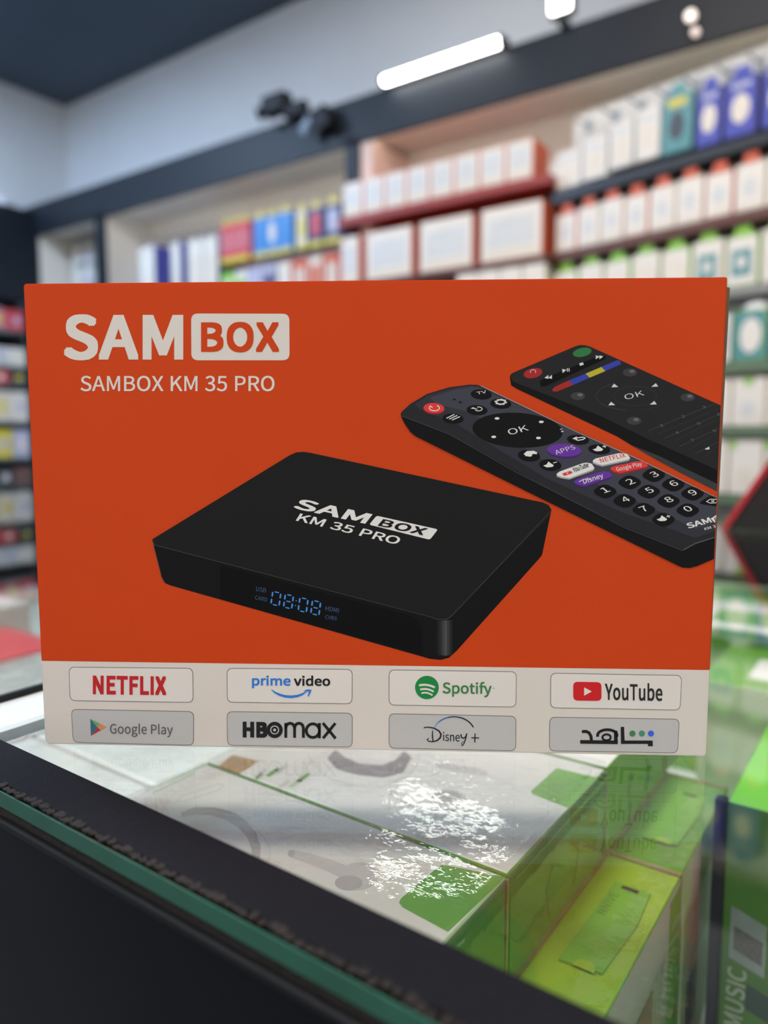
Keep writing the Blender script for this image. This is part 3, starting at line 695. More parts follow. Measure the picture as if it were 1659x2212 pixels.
Print(3).text('NETFLIX', (201, 1500), (359.5, 1502), (0, -40.5), RD, bold=0.017, track=0.016).build('tile_logo', tobj[0], front)
PB = ink(46, 112, 190)
p = Print(3).text('prime', (544.5, 1481), (628, 1481.5), (0, -20.5), PB, bold=0.010)
p.text('video', (635, 1481.5), (713.5, 1482), (0, -20.5), DK, bold=0.010)
pts = [(586.6, 1490), (594, 1496), (604, 1501), (616, 1504.5), (629, 1505.5), (642, 1504), (653, 1500), (662, 1494.5)]
p.stroke(pts, [1.5, 3.5, 4.8, 5.4, 5.6, 5.2, 4.2, 2.2], PB)
p.poly([(655, 1493), (664, 1489.5), (673, 1490), (671.5, 1496), (667, 1505), (664.5, 1504.5), (667.5, 1494.5)], PB)
p.build('tile_logo', tobj[1], front)
GN = ink(34, 122, 62); GN2 = ink(60, 116, 68)
p = Print(3).ell((922.2, 1485.4), 25.6, 25.2, GN, n=40)
for y, r, w in ((-7, 17, 4.6), (2, 14.5, 4.0), (10, 12, 3.4)):
    p.stroke([(922.2 + r * (k / 4 - 1), 1485.4 + y + 1.5 + (k / 4 - 1) ** 2 * 3.2 + (k / 4 - 1) * 2.2) for k in range(9)], w, TF, dl=.5)
p.text('Spotify', (956, 1498), (1062, 1499.5), (0, -23.5), GN2, bold=0.007); p.ell((1066.5, 1487), 1.3, 1.3, GN2, n=8)
p.build('tile_logo', tobj[2], front)
p = Print(3).rrect([(1238, 1473), (1299, 1474), (1299, 1514.5), (1238, 1513.5)], 10, ink(190, 36, 40))
p.poly([(1261.5, 1485), (1261.5, 1503), (1278, 1494)], TF, .5)
p.text('YouTube', (1306.5, 1512), (1430.5, 1514.5), (0, -35), ink(44, 44, 44), bold=0.008, track=0.008)
p.build('tile_logo', tobj[3], front)
p = Print(3)
A, B, C_, m0 = (195.5, 1553), (196.8, 1589.5), (230.5, 1570.7), (211, 1571.5)
p.poly([A, m0, B], ink(52, 104, 116)); p.poly([A, (216, 1563), m0], ink(106, 150, 104)); p.poly([(216, 1563), C_, (218, 1577.5), m0], ink(204, 128, 86)); p.poly([m0, (218, 1577.5), B], ink(170, 52, 54))
p.text('Google Play', (238, 1584.5), (373.5, 1586.5), (0, -20.5), ink(84, 84, 86), bold=0.002)
p.build('tile_logo', tobj[4], front)
p = Print(3).text('HB', (524.5, 1593), (578, 1594), (0, -34), DK, bold=0.026, track=0.020)
p.ell((593.5, 1577), 17.5, 17.6, DK, n=36); p.ell((593.5, 1577), 9.6, 9.6, TG, dl=.3); p.ell((593.5, 1577), 7.4, 7.4, DK, dl=.6); p.ell((593.5, 1577), 3.2, 3.2, TG, n=14, dl=.9)
def maxstroke(path): p.stroke(path, 6.2, DK)
maxstroke([(617.5, 1594), (617.5, 1562)]); 
maxstroke([(617.5, 1574), (618.5, 1568), (622, 1564), (627, 1562.5), (632, 1564), (635.5, 1568), (636.5, 1574), (636.5, 1594)])
maxstroke([(636.5, 1574), (637.5, 1568), (641, 1564), (646, 1562.5), (651, 1564), (654.5, 1568), (655.5, 1574), (655.5, 1594)])
p.arc((676, 1578.5), 14.2, 14.6, 0, 360, 6.2, DK, n=32); maxstroke([(690, 1562), (690, 1595)])
maxstroke([(697.5, 1562), (725, 1595.5)]); maxstroke([(724.5, 1562.5), (698, 1595)])
p.build('tile_logo', tobj[5], front)
p = Print(3)
AR = [ink(88, 124, 190), ink(70, 96, 160), ink(50, 62, 104), ink(38, 40, 56), DK]
pts = []
for k in range(21):
    t = math.radians(162 - 138 * k / 20); pts.append((980.5 + 46 * math.cos(t), 1587 - 38.5 * math.sin(t)))
for k in range(5): p.stroke(pts[k * 4:k * 4 + 5], [1.0 + .4 * abs(j) for j in range(5)] if k == 0 else 2.6, AR[k])
p.stroke([(915.5, 1574), (917, 1571.5), (926, 1571), (938, 1573.5), (948, 1579), (952.5, 1586), (951, 1594), (944, 1600), (934, 1602.5), (925, 1601), (922.5, 1597.5), (927, 1594.5)], [1.2, 2, 2.4, 2.8, 3.2, 3.6, 3.4, 3, 2.4, 2.2, 2, 1.4], DK)
p.stroke([(934.5, 1578), (934, 1590), (935.5, 1603)], [1.6, 2.8, 2.2], DK)
p.text('isne', (957, 1600.5), (993, 1602), (0, -18.5), DK, bold=0.002)
p.stroke([(995.5, 1586), (996.5, 1593), (1001, 1595), (1006, 1592), (1008.5, 1584.5)], 2.6, DK); p.stroke([(1008, 1586), (1005.5, 1597), (1002, 1607), (998, 1611.5), (997, 1606), (1001, 1601.5)], [2.6, 2.4, 2.2, 1.8, 1.4, 1.2], DK)
p.stroke([(1018, 1594), (1035, 1594.4)], 2.3, DK); p.stroke([(1026.2, 1584.5), (1025.6, 1604)], 2.3, DK)
p.build('tile_logo', tobj[6], front)
p = Print(3)
S7 = lambda *q: [C7(*a) for a in q]
p.poly(S7((875, 384), (1032, 386), (1032, 401), (875, 399)), DK)                                   # base line of the first letters
p.stroke(S7((882, 349), (900, 348), (912, 354), (920, 368), (922, 388)), 6.5, DK)
p.arc(C7(988, 364), 21, 12, -15, 195, 6, DK, n=18); p.arc(C7(985, 373), 9, 6.5, 0, 360, 4.6, DK, n=18)
p.poly(S7((1016, 345), (1030, 345), (1032, 390), (1016, 390)), DK)
p.poly(S7((1044, 329), (1058, 329), (1060, 386), (1177, 386), (1178, 410), (1158, 410), (1157, 400), (1045, 400)), DK)
p.ell(C7(1093, 357), 6.6, 6.6, ink(66, 116, 78)); p.ell(C7(1132, 357), 6.6, 6.6, ink(66, 128, 104)); p.ell(C7(1170, 357), 6.6, 6.6, ink(58, 92, 196))
p.build('tile_logo', tobj[7], front)
# ------------------------------------------------------------------ cartons lying inside the counter
M_film = sheet_glass('shrink_film', (0.985, 0.99, 0.985), 0.02, 0.07, 1.5, bump=0.09, bscale=150.0, haze=0.03)
M_cwhite = mat('white_carton', (240, 238, 236), 0.5, vary=0.02, scale=30)
M_cgreen = mat('leaf_green_carton', (104, 168, 52), 0.45, vary=0.06, scale=30)
M_lime = mat('lime_green_carton', (160, 200, 44), 0.45, vary=0.05, scale=25)
M_dgreen = mat('deep_green_carton', (70, 140, 40), 0.45, vary=0.08, scale=30)
M_pgreen = mat('pale_green_carton', (186, 214, 168), 0.5, vary=0.05, scale=30)
M_grey1 = mat('grey_print_light', (214, 211, 212), 0.5)
M_grey2 = mat('grey_print_mid', (190, 186, 188), 0.5)
M_grey3 = mat('grey_print_dark', (146, 138, 144), 0.5)
M_gold = mat('gold_print', (186, 142, 84), 0.4, vary=0.3, scale=300)
H60 = (-0.0001207858545181875, -8.625858487920637e-06, 0.24688857344507645, -8.615571272785456e-05, 1.2093007595567734e-05, -0.1341950346475793, 0.0, -0.001058201058201103)
H20 = (-0.00015541979129750862, -1.1099222928978205e-05, 0.3176809959382886, -0.00011085985974655492, 1.556053665523611e-05, -0.17267389762899177, 0.0, -0.001058201058201126)
def lid_map(hm, o, z, xr, yr):
    """print sheet -> lid of a lying carton, trimmed at the lid's edges"""
    def f(px, py, layer):
        d = hm[6] * px + hm[7] * py + 1
        x = (hm[0] * px + hm[1] * py + hm[2]) / d; y = (hm[3] * px + hm[4] * py + hm[5]) / d
        return (min(max(x, xr[0]), xr[1]) - o[0], min(max(y, yr[0]), yr[1]) - o[1], z - o[2] + 0.00008 * layer)
    return f

def film_over(parent, x0, x1, y0, y1, z, drop, tilt=0.0, lift=0.0012, amp=0.00016):
    """wrinkled film lying on a lid and down the right-hand end (coordinates local to the carton)"""
    nx, ny = 46, 30
    ph = [random.uniform(0, 6.28) for _ in range(8)]
    def wr(x, y):
        s = 0
        for k in range(6):
            a = k * 1.05 + 0.4; q = 140 + 90 * k
            s += math.sin((x * math.cos(a) + y * math.sin(a)) * q + ph[k]) / (k + 1.5)
        return s * amp * 0.5
    b = MB()
    g = []
    rows = [(x0 + (x1 - x0) * i / nx, None) for i in range(nx + 1)] + [(x1 + 0.0012, z - drop * k / 5) for k in range(1, 6)]
    for x, zz in rows:
        row = []
        for j in range(ny + 1):
            y = y0 + (y1 - y0) * j / ny
            if zz is None:
                edge = max(0, 1 - (x1 - x) / 0.012)
                row.append((x, y, z + lift + tilt * (y - y0) + wr(x, y) * (1 + 1.5 * edge)))
            else:
                row.append((x + abs(wr(zz, y)) * 1.2, y, zz + wr(y, zz)))
        g.append(row)
    i0 = 0
    for row in g: b.v += row
    k = b.mi(M_film); w = ny + 1
    for i in range(len(g) - 1):
        for j in range(ny):
            b.f.append([i * w + j, (i + 1) * w + j, (i + 1) * w + j + 1, i * w + j + 1]); b.m.append(k)
    o = b.build('shrink_film', parent, smooth=True)
    return o

def carton_obj(name, label, group, x0, x1, y0, y1, z0, z1, top, side, end, bottom=None):
    o = ((x0 + x1) / 2, (y0 + y1) / 2, z0)
    t = thing(name, label, 'box', o, 0, group)
    hx, hy, h = (x1 - x0) / 2, (y1 - y0) / 2, z1 - z0
    b = MB()
    b.box(-hx, hx, -hy, hy, 0, h, side, top=top)
    # right-hand end gets its own ink
    b.m[5] = b.mi(end)
    b.build('carton', t, bevel=0.0006)
    return t, o

XL, XR = -0.2415, -0.0985
A_, oA = carton_obj('earphone_carton', 'white earphone carton nearest the tape, with a green corner, under the glass', 'earphone cartons under the glass', XL, XR, 0.1245, 0.2053, 0.9205, 0.960, M_cwhite, M_pgreen, M_dgreen)
B_c, oB = carton_obj('earphone_carton', 'white earphone carton with a gold label, second from the tape, under the glass', 'earphone cartons under the glass', XL, XR, 0.2065, 0.3000, 0.9205, 0.960, M_cwhite, M_cgreen, M_dgreen)
C_c, oC = carton_obj('earphone_carton', 'white earphone carton behind the orange box, third from the tape, under the glass', 'earphone cartons under the glass', XL, XR, 0.3015, 0.3945, 0.9205, 0.960, M_cwhite, M_cgreen, M_cgreen)
D_c, oD = carton_obj('earphone_carton', 'white earphone carton furthest back, fourth from the tape, under the glass', 'earphone cartons under the glass', XL, XR, 0.396, 0.489, 0.9205, 0.960, M_cwhite, M_cgreen, M_cgreen)
mA = lid_map(H60, oA, 0.960, (XL, XR), (0.1247, 0.2050)); mB = lid_map(H60, oB, 0.960, (XL, XR), (0.2068, 0.2998))
P5 = lambda x, y: (300 + x / 2.07375, 1620 + y / 2.07375)
PG = mat('green_corner_print', (112, 176, 72), 0.45, vary=0.06, scale=60)
Print(1).poly([(957, 1865), (948, 1869), (866, 1938), (862, 1947), (870, 1957), (968, 2010), (1100, 1900), (1100, 1888)], PG).build('corner_patch', A_, mA, 'green rounded corner patch')
Print(1).poly([(1202, 1657), (1147, 1707), (1150, 1713), (1237, 1746), (1312, 1682), (1300, 1680)], PG).build('corner_patch', B_c, mB, 'green corner patch')
band = cv([(190, 285), (255, 268), (330, 270), (400, 290), (460, 325), (505, 375), (525, 430), (525, 490)], P5)
p = Print(1).stroke(band, [10, 16, 18, 20, 22, 22, 20, 16], M_grey2)
p.stroke(cv([(210, 262), (330, 255), (440, 285), (520, 340), (570, 400), (590, 450), (578, 500)], P5), 1.6, M_grey1)
p.stroke(cv([(680, 458), (760, 480), (850, 510), (930, 545)], P5), [17, 22, 26, 30], M_grey1); p.ell(P5(683, 459), 8, 8, M_grey2, n=14, dl=.2)
p.ell(P5(985, 560), 42, 30, M_grey1, dl=.4); p.ell(P5(940, 590), 30, 16, M_grey2, dl=.8)
p.build('printed_earphones', A_, mA)
p = Print(1).stroke(cv([(170, 222), (200, 200), (355, 148), (378, 150), (368, 172), (200, 226), (172, 226)], P5), 2, M_grey1, closed=True)
p.stroke(cv([(15, 178), (410, 12)], P5), 5, M_pgreen); p.stroke(cv([(60, 190), (250, 100)], P5), 3, M_pgreen)
p.build('printed_label', A_, mA)
p = Print(1).poly(cv([(418, 18), (538, 45), (450, 102), (352, 70)], P5), M_gold)
for x, y, m_ in ((600, 95, M_cgreen), (545, 100, M_grey1), (640, 78, M_grey1), (735, 120, M_cgreen), (650, 150, M_grey1), (700, 145, M_pgreen), (530, 120, M_pgreen)):
    p.poly(cv([(x - 34, y + 14), (x + 18, y - 22), (x + 34, y - 14), (x - 14, y + 22)], P5), m_)
p.build('printed_label', B_c, mB)
p = Print(1).stroke(cv([(862, 14), (905, 55), (985, 82), (1090, 92), (1165, 70), (1205, 14)], P5), [26, 30, 24, 26, 30, 22], M_grey3)
p.stroke(cv([(757, 10), (775, 55), (850, 120), (960, 155), (1090, 160), (1200, 120), (1248, 60), (1255, 10)], P5), 2, M_grey1)
p.stroke(cv([(1120, 180), (1180, 215), (1230, 245)], P5), [12, 16, 14], M_grey1)
p.ell(P5(1385, 225), 38, 26, M_grey1, dl=.4); p.ell(P5(1380, 205), 30, 12, M_grey2, dl=.8)
p.stroke(cv([(1330, 60), (1420, 80), (1560, 100)], P5), [10, 16, 10], M_grey1)
p.build('printed_earphones', B_c, mB)
for t_, hy, tl in ((A_, 0.0404, -0.023), (B_c, 0.0467, 0.030)):
    film_over(t_, -0.0715, 0.0715, -hy, hy, 0.0395, 0.038, tilt=tl, lift=0.0026 if tl < 0 else 0.0010)
# die-cut line on the green ends
for t_ in (A_, B_c, C_c):
    b = MB()
    for s in (-1, 1):
        b.tube([(0.0718, 0.012 * s, 0.006), (0.0720, 0.016 * s, 0.018), (0.0718, 0.010 * s, 0.024)], 0.0003, M_dgreen, seg=5)
    b.build('end_flap_cut', t_)

M_tan = mat('tan_board_edge', (150, 136, 92), 0.7, vary=0.1, scale=200)
for t_, hy in ((A_, 0.0404), (B_c, 0.04675), (C_c, 0.0465)):
    b = MB()
    b.box(0.0715, 0.0729, -hy, hy, 0.0, 0.0010, M_tan)
    b.box(0.0712, 0.0722, hy - 0.0002, hy + 0.0008, 0.0, 0.0385, M_tan)
    b.build('board_edge', t_)
# taller cartons below, their lime lids show beside the white ones
M_side = mat('pale_carton_side', (196, 198, 190), 0.5, vary=0.06, scale=40)
low = []
for k, (y0, y1) in enumerate(((0.1245, 0.2070), (0.2085, 0.3065), (0.3080, 0.4000))):
    lb = ('lime carton nearest the tape, under the first white earphone carton', 'lime carton with a die-cut hang tab, below the second white earphone carton', 'green carton with a hang tab, below the third white earphone carton')[k]
    t_, o_ = carton_obj('hang_tab_carton', lb, 'lime cartons below the earphone cartons', -0.215, -0.068, y0, y1, 0.7905, 0.920, M_lime if k < 2 else M_cgreen, M_cgreen, M_side)
    low.append((t_, o_))
    # coloured bands printed on the right-hand side
    hx = 0.0735; hy = (y1 - y0) / 2
    b = MB()
    b.box(hx, hx + .0002, -hy + .002, -hy + .016, .004, .126, M_pgreen)
    b.box(hx, hx + .0002, hy - .016, hy - .002, .004, .126, M_cgreen)
    b.build('printed_side_bands', t_)
    b = MB()
    b.box(hx + .0002, hx + .0004, -.018, .010, .078, .104, mat('dusty_pink_print', (166, 122, 122), 0.5))
    b.box(hx + .0002, hx + .0004, -.030, -.012, .045, .070, mat('slate_print', (84, 96, 110), 0.5))
    b.build('printed_side_patches', t_)
    MB().box(0.0300, hx, hy - .0018, hy + .0006, .1290, .1302, M_tan).build('board_edge', t_)
    tab = MB()
    M_tab = mat('tab_green', (120, 186, 60), 0.45)
    tab.prism([(0.052, -0.028), (0.0665, -0.026), (0.0685, 0.006), (0.067, 0.028), (0.053, 0.028)], 'z', 0.1296, 0.1306, M_tab)
    tb = tab.build('hang_tab', t_)
    MB().box(0.0565, 0.0630, 0.0245, 0.0265, 0.1306, 0.1308, M_black).build('slot', tb)
    nt_ = MB().prism([(0.0605 + .0038 * math.cos(math.pi * q / 8), -0.028 + .0048 * math.sin(math.pi * q / 8)) for q in range(9)], 'z', 0.1306, 0.1308, M_lime)
    nt_.build('thumb_notch', tb)
    if k == 1:
        Print(1).text('NNIVE', (0.0572, 0.004), (0.0572, 0.020), (-0.0034, 0), M_dgreen).build('tab_lettering', tb, lambda x, y, l: (x, y, 0.1306 + .00008 * l))
    film_over(t_, 0.030, 0.0735, -hy, hy, 0.1295, 0.11, amp=0.0003, lift=0.0016)

# tall green carton at the right with upright lettering
E_c, oE = carton_obj('music_carton', 'tall green carton with MUSIC lettering and a silver sticker, right edge, under the glass', None, -0.058, 0.062, 0.343, 0.452, 0.7905, 0.940, mat('bright_green_carton', (116, 200, 70), 0.45, vary=0.05, scale=20), mat('mid_green_carton', (92, 150, 60), 0.45, vary=0.06, scale=20), M_cgreen)
def front_E(x, z, layer): return (x - oE[0], 0.343 - oE[1] - 0.00008 * layer, z - oE[2])
M_sil = mat('silver_sticker', (176, 190, 192), 0.3, metal=0.3, vary=0.1, scale=120)
Print(1).poly([(-.0545, .8925), (-.0400, .8880), (-.0400, .8640), (-.0545, .8680)], M_sil).poly([(-.0530, .8835), (-.0412, .8800), (-.0412, .8690), (-.0530, .8725)], mat('sticker_grey', (120, 120, 122), 0.5, vary=0.35, scale=900), .5).build('sticker', E_c, front_E, 'silver sticker with a grey speckled block')
Print(1).text('R MUSIC', (-.0480, .8270), (-.0470, .8640), (-.0076, 0), mat('white_letter_ink', (214, 226, 208), 0.5), bold=0.006).build('carton_lettering', E_c, front_E)
Print(1).poly([(-.0470, .8585), (-.0372, .8560), (-.0372, .8440), (-.0470, .8465)], mat('dark_teal_print', (52, 88, 84), 0.5)).build('dark_label', E_c, front_E, 'dark teal label')
b = MB().box(-0.0630, -0.0585, 0.3415, 0.3475, 0.7905, 0.940, mat('navy_gap_shade', (24, 28, 52), 0.4)); b.v = [(x - oE[0], y - oE[1], z - oE[2]) for x, y, z in b.v]  # navy strip painted as the shade in the gap beside the carton
b.build('gap_shade', E_c)

more = [('white and green carton just behind the tall green one, under the glass', -0.060, 0.070, 0.470, 0.560, 0.930, M_pgreen, M_cwhite),
        ('leaf green carton towards the back of the counter, under the glass', -0.120, 0.020, 0.575, 0.690, 0.920, M_cgreen, M_pgreen),
        ('white carton at the back of the counter by the black stand, under the glass', -0.180, -0.020, 0.705, 0.820, 0.930, M_cwhite, M_cgreen),
        ('pale green carton at the very back of the counter, under the glass', -0.240, -0.060, 0.840, 0.960, 0.925, M_pgreen, M_cgreen),
        ('grey-white carton wrapped in film beside the joint bar, under the glass', -0.4000, -0.2560, 0.1245, 0.2150, 0.930, mat('grey_white_lid', (222, 228, 226), 0.45, vary=0.05, scale=30), M_cwhite),
        ('grey-white carton at the left of the film-wrapped one beside the joint bar, under the glass', -0.5550, -0.4040, 0.1245, 0.2150, 0.930, mat('grey_white_lid', (222, 228, 226), 0.45), M_cwhite),
        ('grey-white carton furthest left at the back of the film-wrapped group, under the glass', -0.5550, -0.4040, 0.2170, 0.3100, 0.930, mat('grey_white_lid', (222, 228, 226), 0.45), M_cwhite),
        ('grey-white carton further back beside the joint bar, under the glass', -0.4000, -0.2560, 0.2170, 0.3100, 0.930, mat('grey_white_lid', (204, 210, 206), 0.45), M_cwhite)]
for k, (lb, x0, x1, y0, y1, zt, tm, sm) in enumerate(more):
    t_, o_ = carton_obj('stock_carton', lb, 'cartons in the counter', x0, x1, y0, y1, 0.7905, zt, tm, sm, sm)
    MB().box(-(x1 - x0) * .3, (x1 - x0) * .3, -(y1 - y0) * .28, (y1 - y0) * .2, zt - .7905, zt - .7903, M_cgreen if tm is not M_cgreen else M_cwhite if k < 4 else M_grey1).build('printed_panel', t_) if k < 4 else \
        film_over(t_, -(x1 - x0) / 2, (x1 - x0) / 2, -(y1 - y0) / 2, (y1 - y0) / 2, zt - .7905, .1, amp=0.0006, lift=0.0025)
# red carton and small wares under the neighbouring pane
t_, o_ = carton_obj('red_carton', 'coral red carton under the neighbouring glass pane at far left', None, -0.72, -0.575, 0.24, 0.365, 0.7905, 0.915, mat('coral_lid', (232, 92, 96), 0.4, vary=0.08, scale=20), mat('coral_side', (214, 70, 76), 0.4), mat('coral_end', (240, 150, 150), 0.4))
MB().prism([(-.06, -.03), (.05, -.045), (.062, -.02), (-.05, .0)], 'z', .1245, .1247, mat('pale_pink_print', (244, 186, 188), 0.4)).build('printed_stripe', t_)
t_, o_ = carton_obj('black_carton', 'black carton left of the coral red one, under the glass', None, -0.70, -0.575, 0.13, 0.235, 0.7905, 0.90, M_black, M_black, M_black)
MB().box(-.03, .03, -.02, .02, .1095, .1097, M_grey2).build('printed_panel', t_)
t_, o_ = carton_obj('white_carton', 'white carton at the far left behind the coral red one, under the glass', None, -0.92, -0.735, 0.26, 0.40, 0.7905, 0.93, M_cwhite, M_cwhite, M_cwhite)
MB().box(-.05, .05, -.03, .03, .1395, .1397, M_grey1).build('printed_panel', t_)

# black wedge-shaped stand with red edging on the back of the glass
st = thing('wedge_stand', 'black wedge-shaped stand with red edging on the glass counter, right edge', 'stand', (-0.03, 0.90, 1.0002))
M_redt = mat('red_trim', (176, 24, 40), 0.4)
MB().prism([(-0.132, 0.0), (-0.070, 0.105), (0.13, 0.105), (0.13, 0.0)], 'y', -0.028, 0.030, mat('black_stand_plastic', (18, 17, 24), 0.35)).build('stand_body', st, bevel=0.002)
MB().prism([(-0.1375, 0.0), (-0.0745, 0.1095), (0.13, 0.1095), (0.13, 0.1052), (-0.0705, 0.1052), (-0.1318, 0.0)], 'y', -0.030, 0.031, M_redt).build('red_edging', st)
# ------------------------------------------------------------------ lamps and imitated lamp reflections on the fascia
M_lamp = mat('lamp_glow', (255, 255, 255), 0.4, emit=((255, 252, 246), 20.0))
tl = thing('tube_lamp', 'lit white tube lamp on the front of the fascia', 'lamp', (-1.322, 2.160, 2.306))
MB().tube([(-0.222, 0, 0), (-0.218, 0, 0), (0.218, 0, 0), (0.222, 0, 0)], [0.009, 0.0135, 0.0135, 0.009], M_lamp, seg=14).build('tube', tl, smooth=True)
MB().box(-0.235, 0.235, 0.014, 0.030, -0.012, 0.012, M_black).build('batten', tl)
for s in (-1, 1): MB().box(0.223 * s - 0.006, 0.223 * s + 0.006, -0.013, 0.016, -0.014, 0.014, M_black).build('end_cap', tl)
sp = thing('spot_lamp', 'bright square spot lamp above the fascia at the top edge', 'lamp', (-0.905, 2.150, 2.352))
MB().box(-0.030, 0.030, -0.016, 0.0, -0.030, 0.030, mat('spot_glow', (255, 255, 255), 0.4, emit=((255, 255, 244), 9.0))).build('lens', sp, bevel=0.004)
MB().box(-0.036, 0.036, 0.0, 0.03, -0.036, 0.036, M_black).build('housing', sp, bevel=0.003)
MB().box(-0.01, 0.01, 0.005, 0.05, -0.058, -0.036, M_black).build('bracket', sp)
fl = thing('fascia_glint', 'twin glowing spots imitating lamp reflections on the fascia at the top right', 'lamp', (-0.546, 2.188, 2.196))  # glowing discs stand in for lamp reflections on the fascia
MB().tube([(-0.006, 0.0, 0.022), (-0.006, -0.012, 0.022)], 0.014, mat('soft_glow', (255, 246, 236), 0.4, emit=((255, 240, 226), 1.1)), seg=16).build('upper_glint', fl)
MB().tube([(0.008, 0.0, -0.023), (0.008, -0.012, -0.023)], 0.010, mat('dim_glow', (255, 236, 226), 0.4, emit=((255, 232, 220), 0.5)), seg=16).build('lower_glint', fl)
MB().box(-0.018, 0.018, 0.0, 0.003, -0.036, 0.038, M_black).build('glint_plate', fl)

cc = thing('security_camera', 'black security camera on a bracket on the fascia', 'camera', (-1.99, 2.17, 2.30))
MB().box(-0.09, 0.03, -0.06, 0.0, 0.004, 0.075, M_black).build('housing', cc, bevel=0.012)
MB().tube([(-0.086, -0.035, 0.028), (-0.112, -0.046, 0.020)], [0.020, 0.024], M_black, seg=16).build('lens_ring', cc)
MB().tube([(-0.111, -0.0455, 0.0202), (-0.114, -0.047, 0.0195)], [0.017, 0.015], mat('lens_glass', (150, 150, 158), 0.1), seg=16).build('lens', cc)
MB().box(0.02, 0.12, -0.05, -0.012, -0.028, 0.022, M_black).build('bracket_arm', cc, bevel=0.008)
MB().prism([(0.10, -0.03), (0.17, -0.10), (0.235, -0.085), (0.20, -0.01)], 'y', -0.035, 0.012, M_black).build('tilted_plate', cc, bevel=0.006)
MB().prism([(0.085, -0.075), (0.125, -0.035), (0.145, -0.06), (0.11, -0.105)], 'y', -0.038, -0.02, mat('bluish_plastic', (74, 86, 104), 0.4)).build('cover', cc)
dm = thing('dome_sensor', 'small white dome on the left fascia in the far corner', 'sensor', (-3.86, 2.06, 2.271))
b = MB(); b.tube([(0, 0, 0), (0, 0, 0.022), (0, 0, 0.040), (0, 0, 0.052)], [0.045, 0.044, 0.032, 0.012], mat('white_plastic', (214, 214, 218), 0.4), seg=16); b.build('dome', dm, smooth=True)
MB().tube([(0, 0, -0.001), (0, 0, 0.004)], 0.052, M_grey2, seg=16).build('ring', dm)

# ------------------------------------------------------------------ packs on the shelves
def pm(name, c, r=0.4): return mat('pack_' + name, c, r, vary=0.04, scale=12)
PWH = pm('white', (226, 220, 210)); PIV = pm('ivory', (222, 212, 196)); POR = pm('orange', (206, 92, 58)); PRD = pm('red', (206, 62, 70))
PBL = pm('blue', (58, 134, 206)); PDB = pm('deep_blue', (66, 72, 168)); PNV = pm('navy', (48, 44, 100)); PTE = pm('teal', (84, 142, 146))
PYE = pm('yellow', (216, 200, 70)); PGR = pm('green', (140, 196, 70)); PGY = pm('grey', (206, 207, 206)); PLV = pm('lavender', (184, 184, 208)); PBR = pm('brown', (110, 84, 78)); PDG = pm('dark', (58, 60, 68))
PCY = pm('cyan', (70, 160, 170)); PPK = pm('pink', (206, 130, 140))
RAIL_D = mat('black_price_rail', (26, 27, 32), 0.4); RAIL_B = mat('brown_price_rail', (92, 52, 40), 0.5); RAIL_G = mat('green_grey_rail', (96, 116, 90), 0.5)
SHR = mat('red_shelf_board', (150, 52, 44), 0.5, vary=0.05, scale=10)

def pack(name, label, group, pos, w, h, d, front_m, side_m, prints=(), tab=None, rz=0.0, cat='box'):
    """pos = middle of the lower front edge; prints: (name, x0, x1, z0, z1, material) as fractions of the front"""
    t = thing(name, label, cat, pos, rz, group)
    b = MB().box(-w / 2, w / 2, 0, d, 0, h, side_m, front=front_m)
    b.build('carton', t, bevel=0.003)
    for k, (nm, x0, x1, z0, z1, m_) in enumerate(prints):
        if nm == 'printed_disc':
            cx_, cz_ = (x0 + x1 - 1) / 2 * w, (z0 + z1) / 2 * h
            rx, rz_ = (x1 - x0) / 2 * w, (z1 - z0) / 2 * h
            MB().prism([(cx_ + rx * math.cos(q * .393), cz_ + rz_ * math.sin(q * .393)) for q in range(16)], 'y', -0.0012 - .0005 * k, 0.0002, m_).build(nm, t)
        else:
            MB().box((x0 - .5) * w, (x1 - .5) * w, -0.0012 - .0005 * k, 0.0002, z0 * h, z1 * h, m_).build(nm, t)
    if tab:
        MB().prism([(-w * .28, h), (w * .28, h), (w * .22, h + .026), (-w * .22, h + .026)], 'y', 0.002, 0.005, tab).build('hang_tab', t)
    return t

structure(MB().box(-1.735, -0.925, 2.145, 2.44, 1.853, 1.8795, SHR).build('trim_8'), 'red shelf board under the upper row of orange-sided cartons')
structure(MB().box(-1.735, -0.925, 2.145, 2.44, 1.630, 1.6475, RAIL_B).build('trim_9'), 'brown shelf board under the lower row of orange-sided cartons')
n = 8; w = (1.715 - 0.982) / n
for k in range(n):
    pack('shelf_carton', '%s orange-sided white carton from the left in the upper row above the red board' % ORD[k], 'upper row of orange-sided cartons', (-1.715 + w * (k + .5), 2.150, 1.880), w - .003, 0.118, 0.12, PWH, POR,
         [('printed_panel', .15, .85, .30, .80, PGY), ('printed_stripe', .1, .9, .06, .20, PIV)])
for k, (x0, x1) in enumerate(((-1.725, -1.642), (-1.612, -1.418), (-1.387, -1.186), (-1.157, -0.949))):
    pack('wide_carton', ('narrow', 'wide', 'wider', 'widest')[k] + ' orange-sided white carton, %s from the left in the lower row below the red board' % ORD[k], 'lower row of orange-sided cartons', ((x0 + x1) / 2, 2.150, 1.648), x1 - x0, 0.165, 0.15, PWH, POR,
         [('printed_panel', .12, .88, .25, .78, PGY), ('printed_stripe', .08, .92, .05, .2, PIV)])
structure(MB().box(-1.735, -0.93, 2.145, 2.44, 1.455, 1.475, RAIL_G).build('trim_10'), 'shelf board under the white and green cartons')
for k in range(4):
    pack('green_top_carton', '%s plain white carton from the left in the row just above the orange box' % ORD[k], 'white and green cartons under the wide cartons', (-1.245 + .0775 * (k + .5), 2.150, 1.476), 0.073, 0.150, 0.10, PWH, PIV,
         [('printed_panel', .2, .8, .2, .7, PIV), ('printed_stripe', 0.1, .9, .04, .12, PGR)])

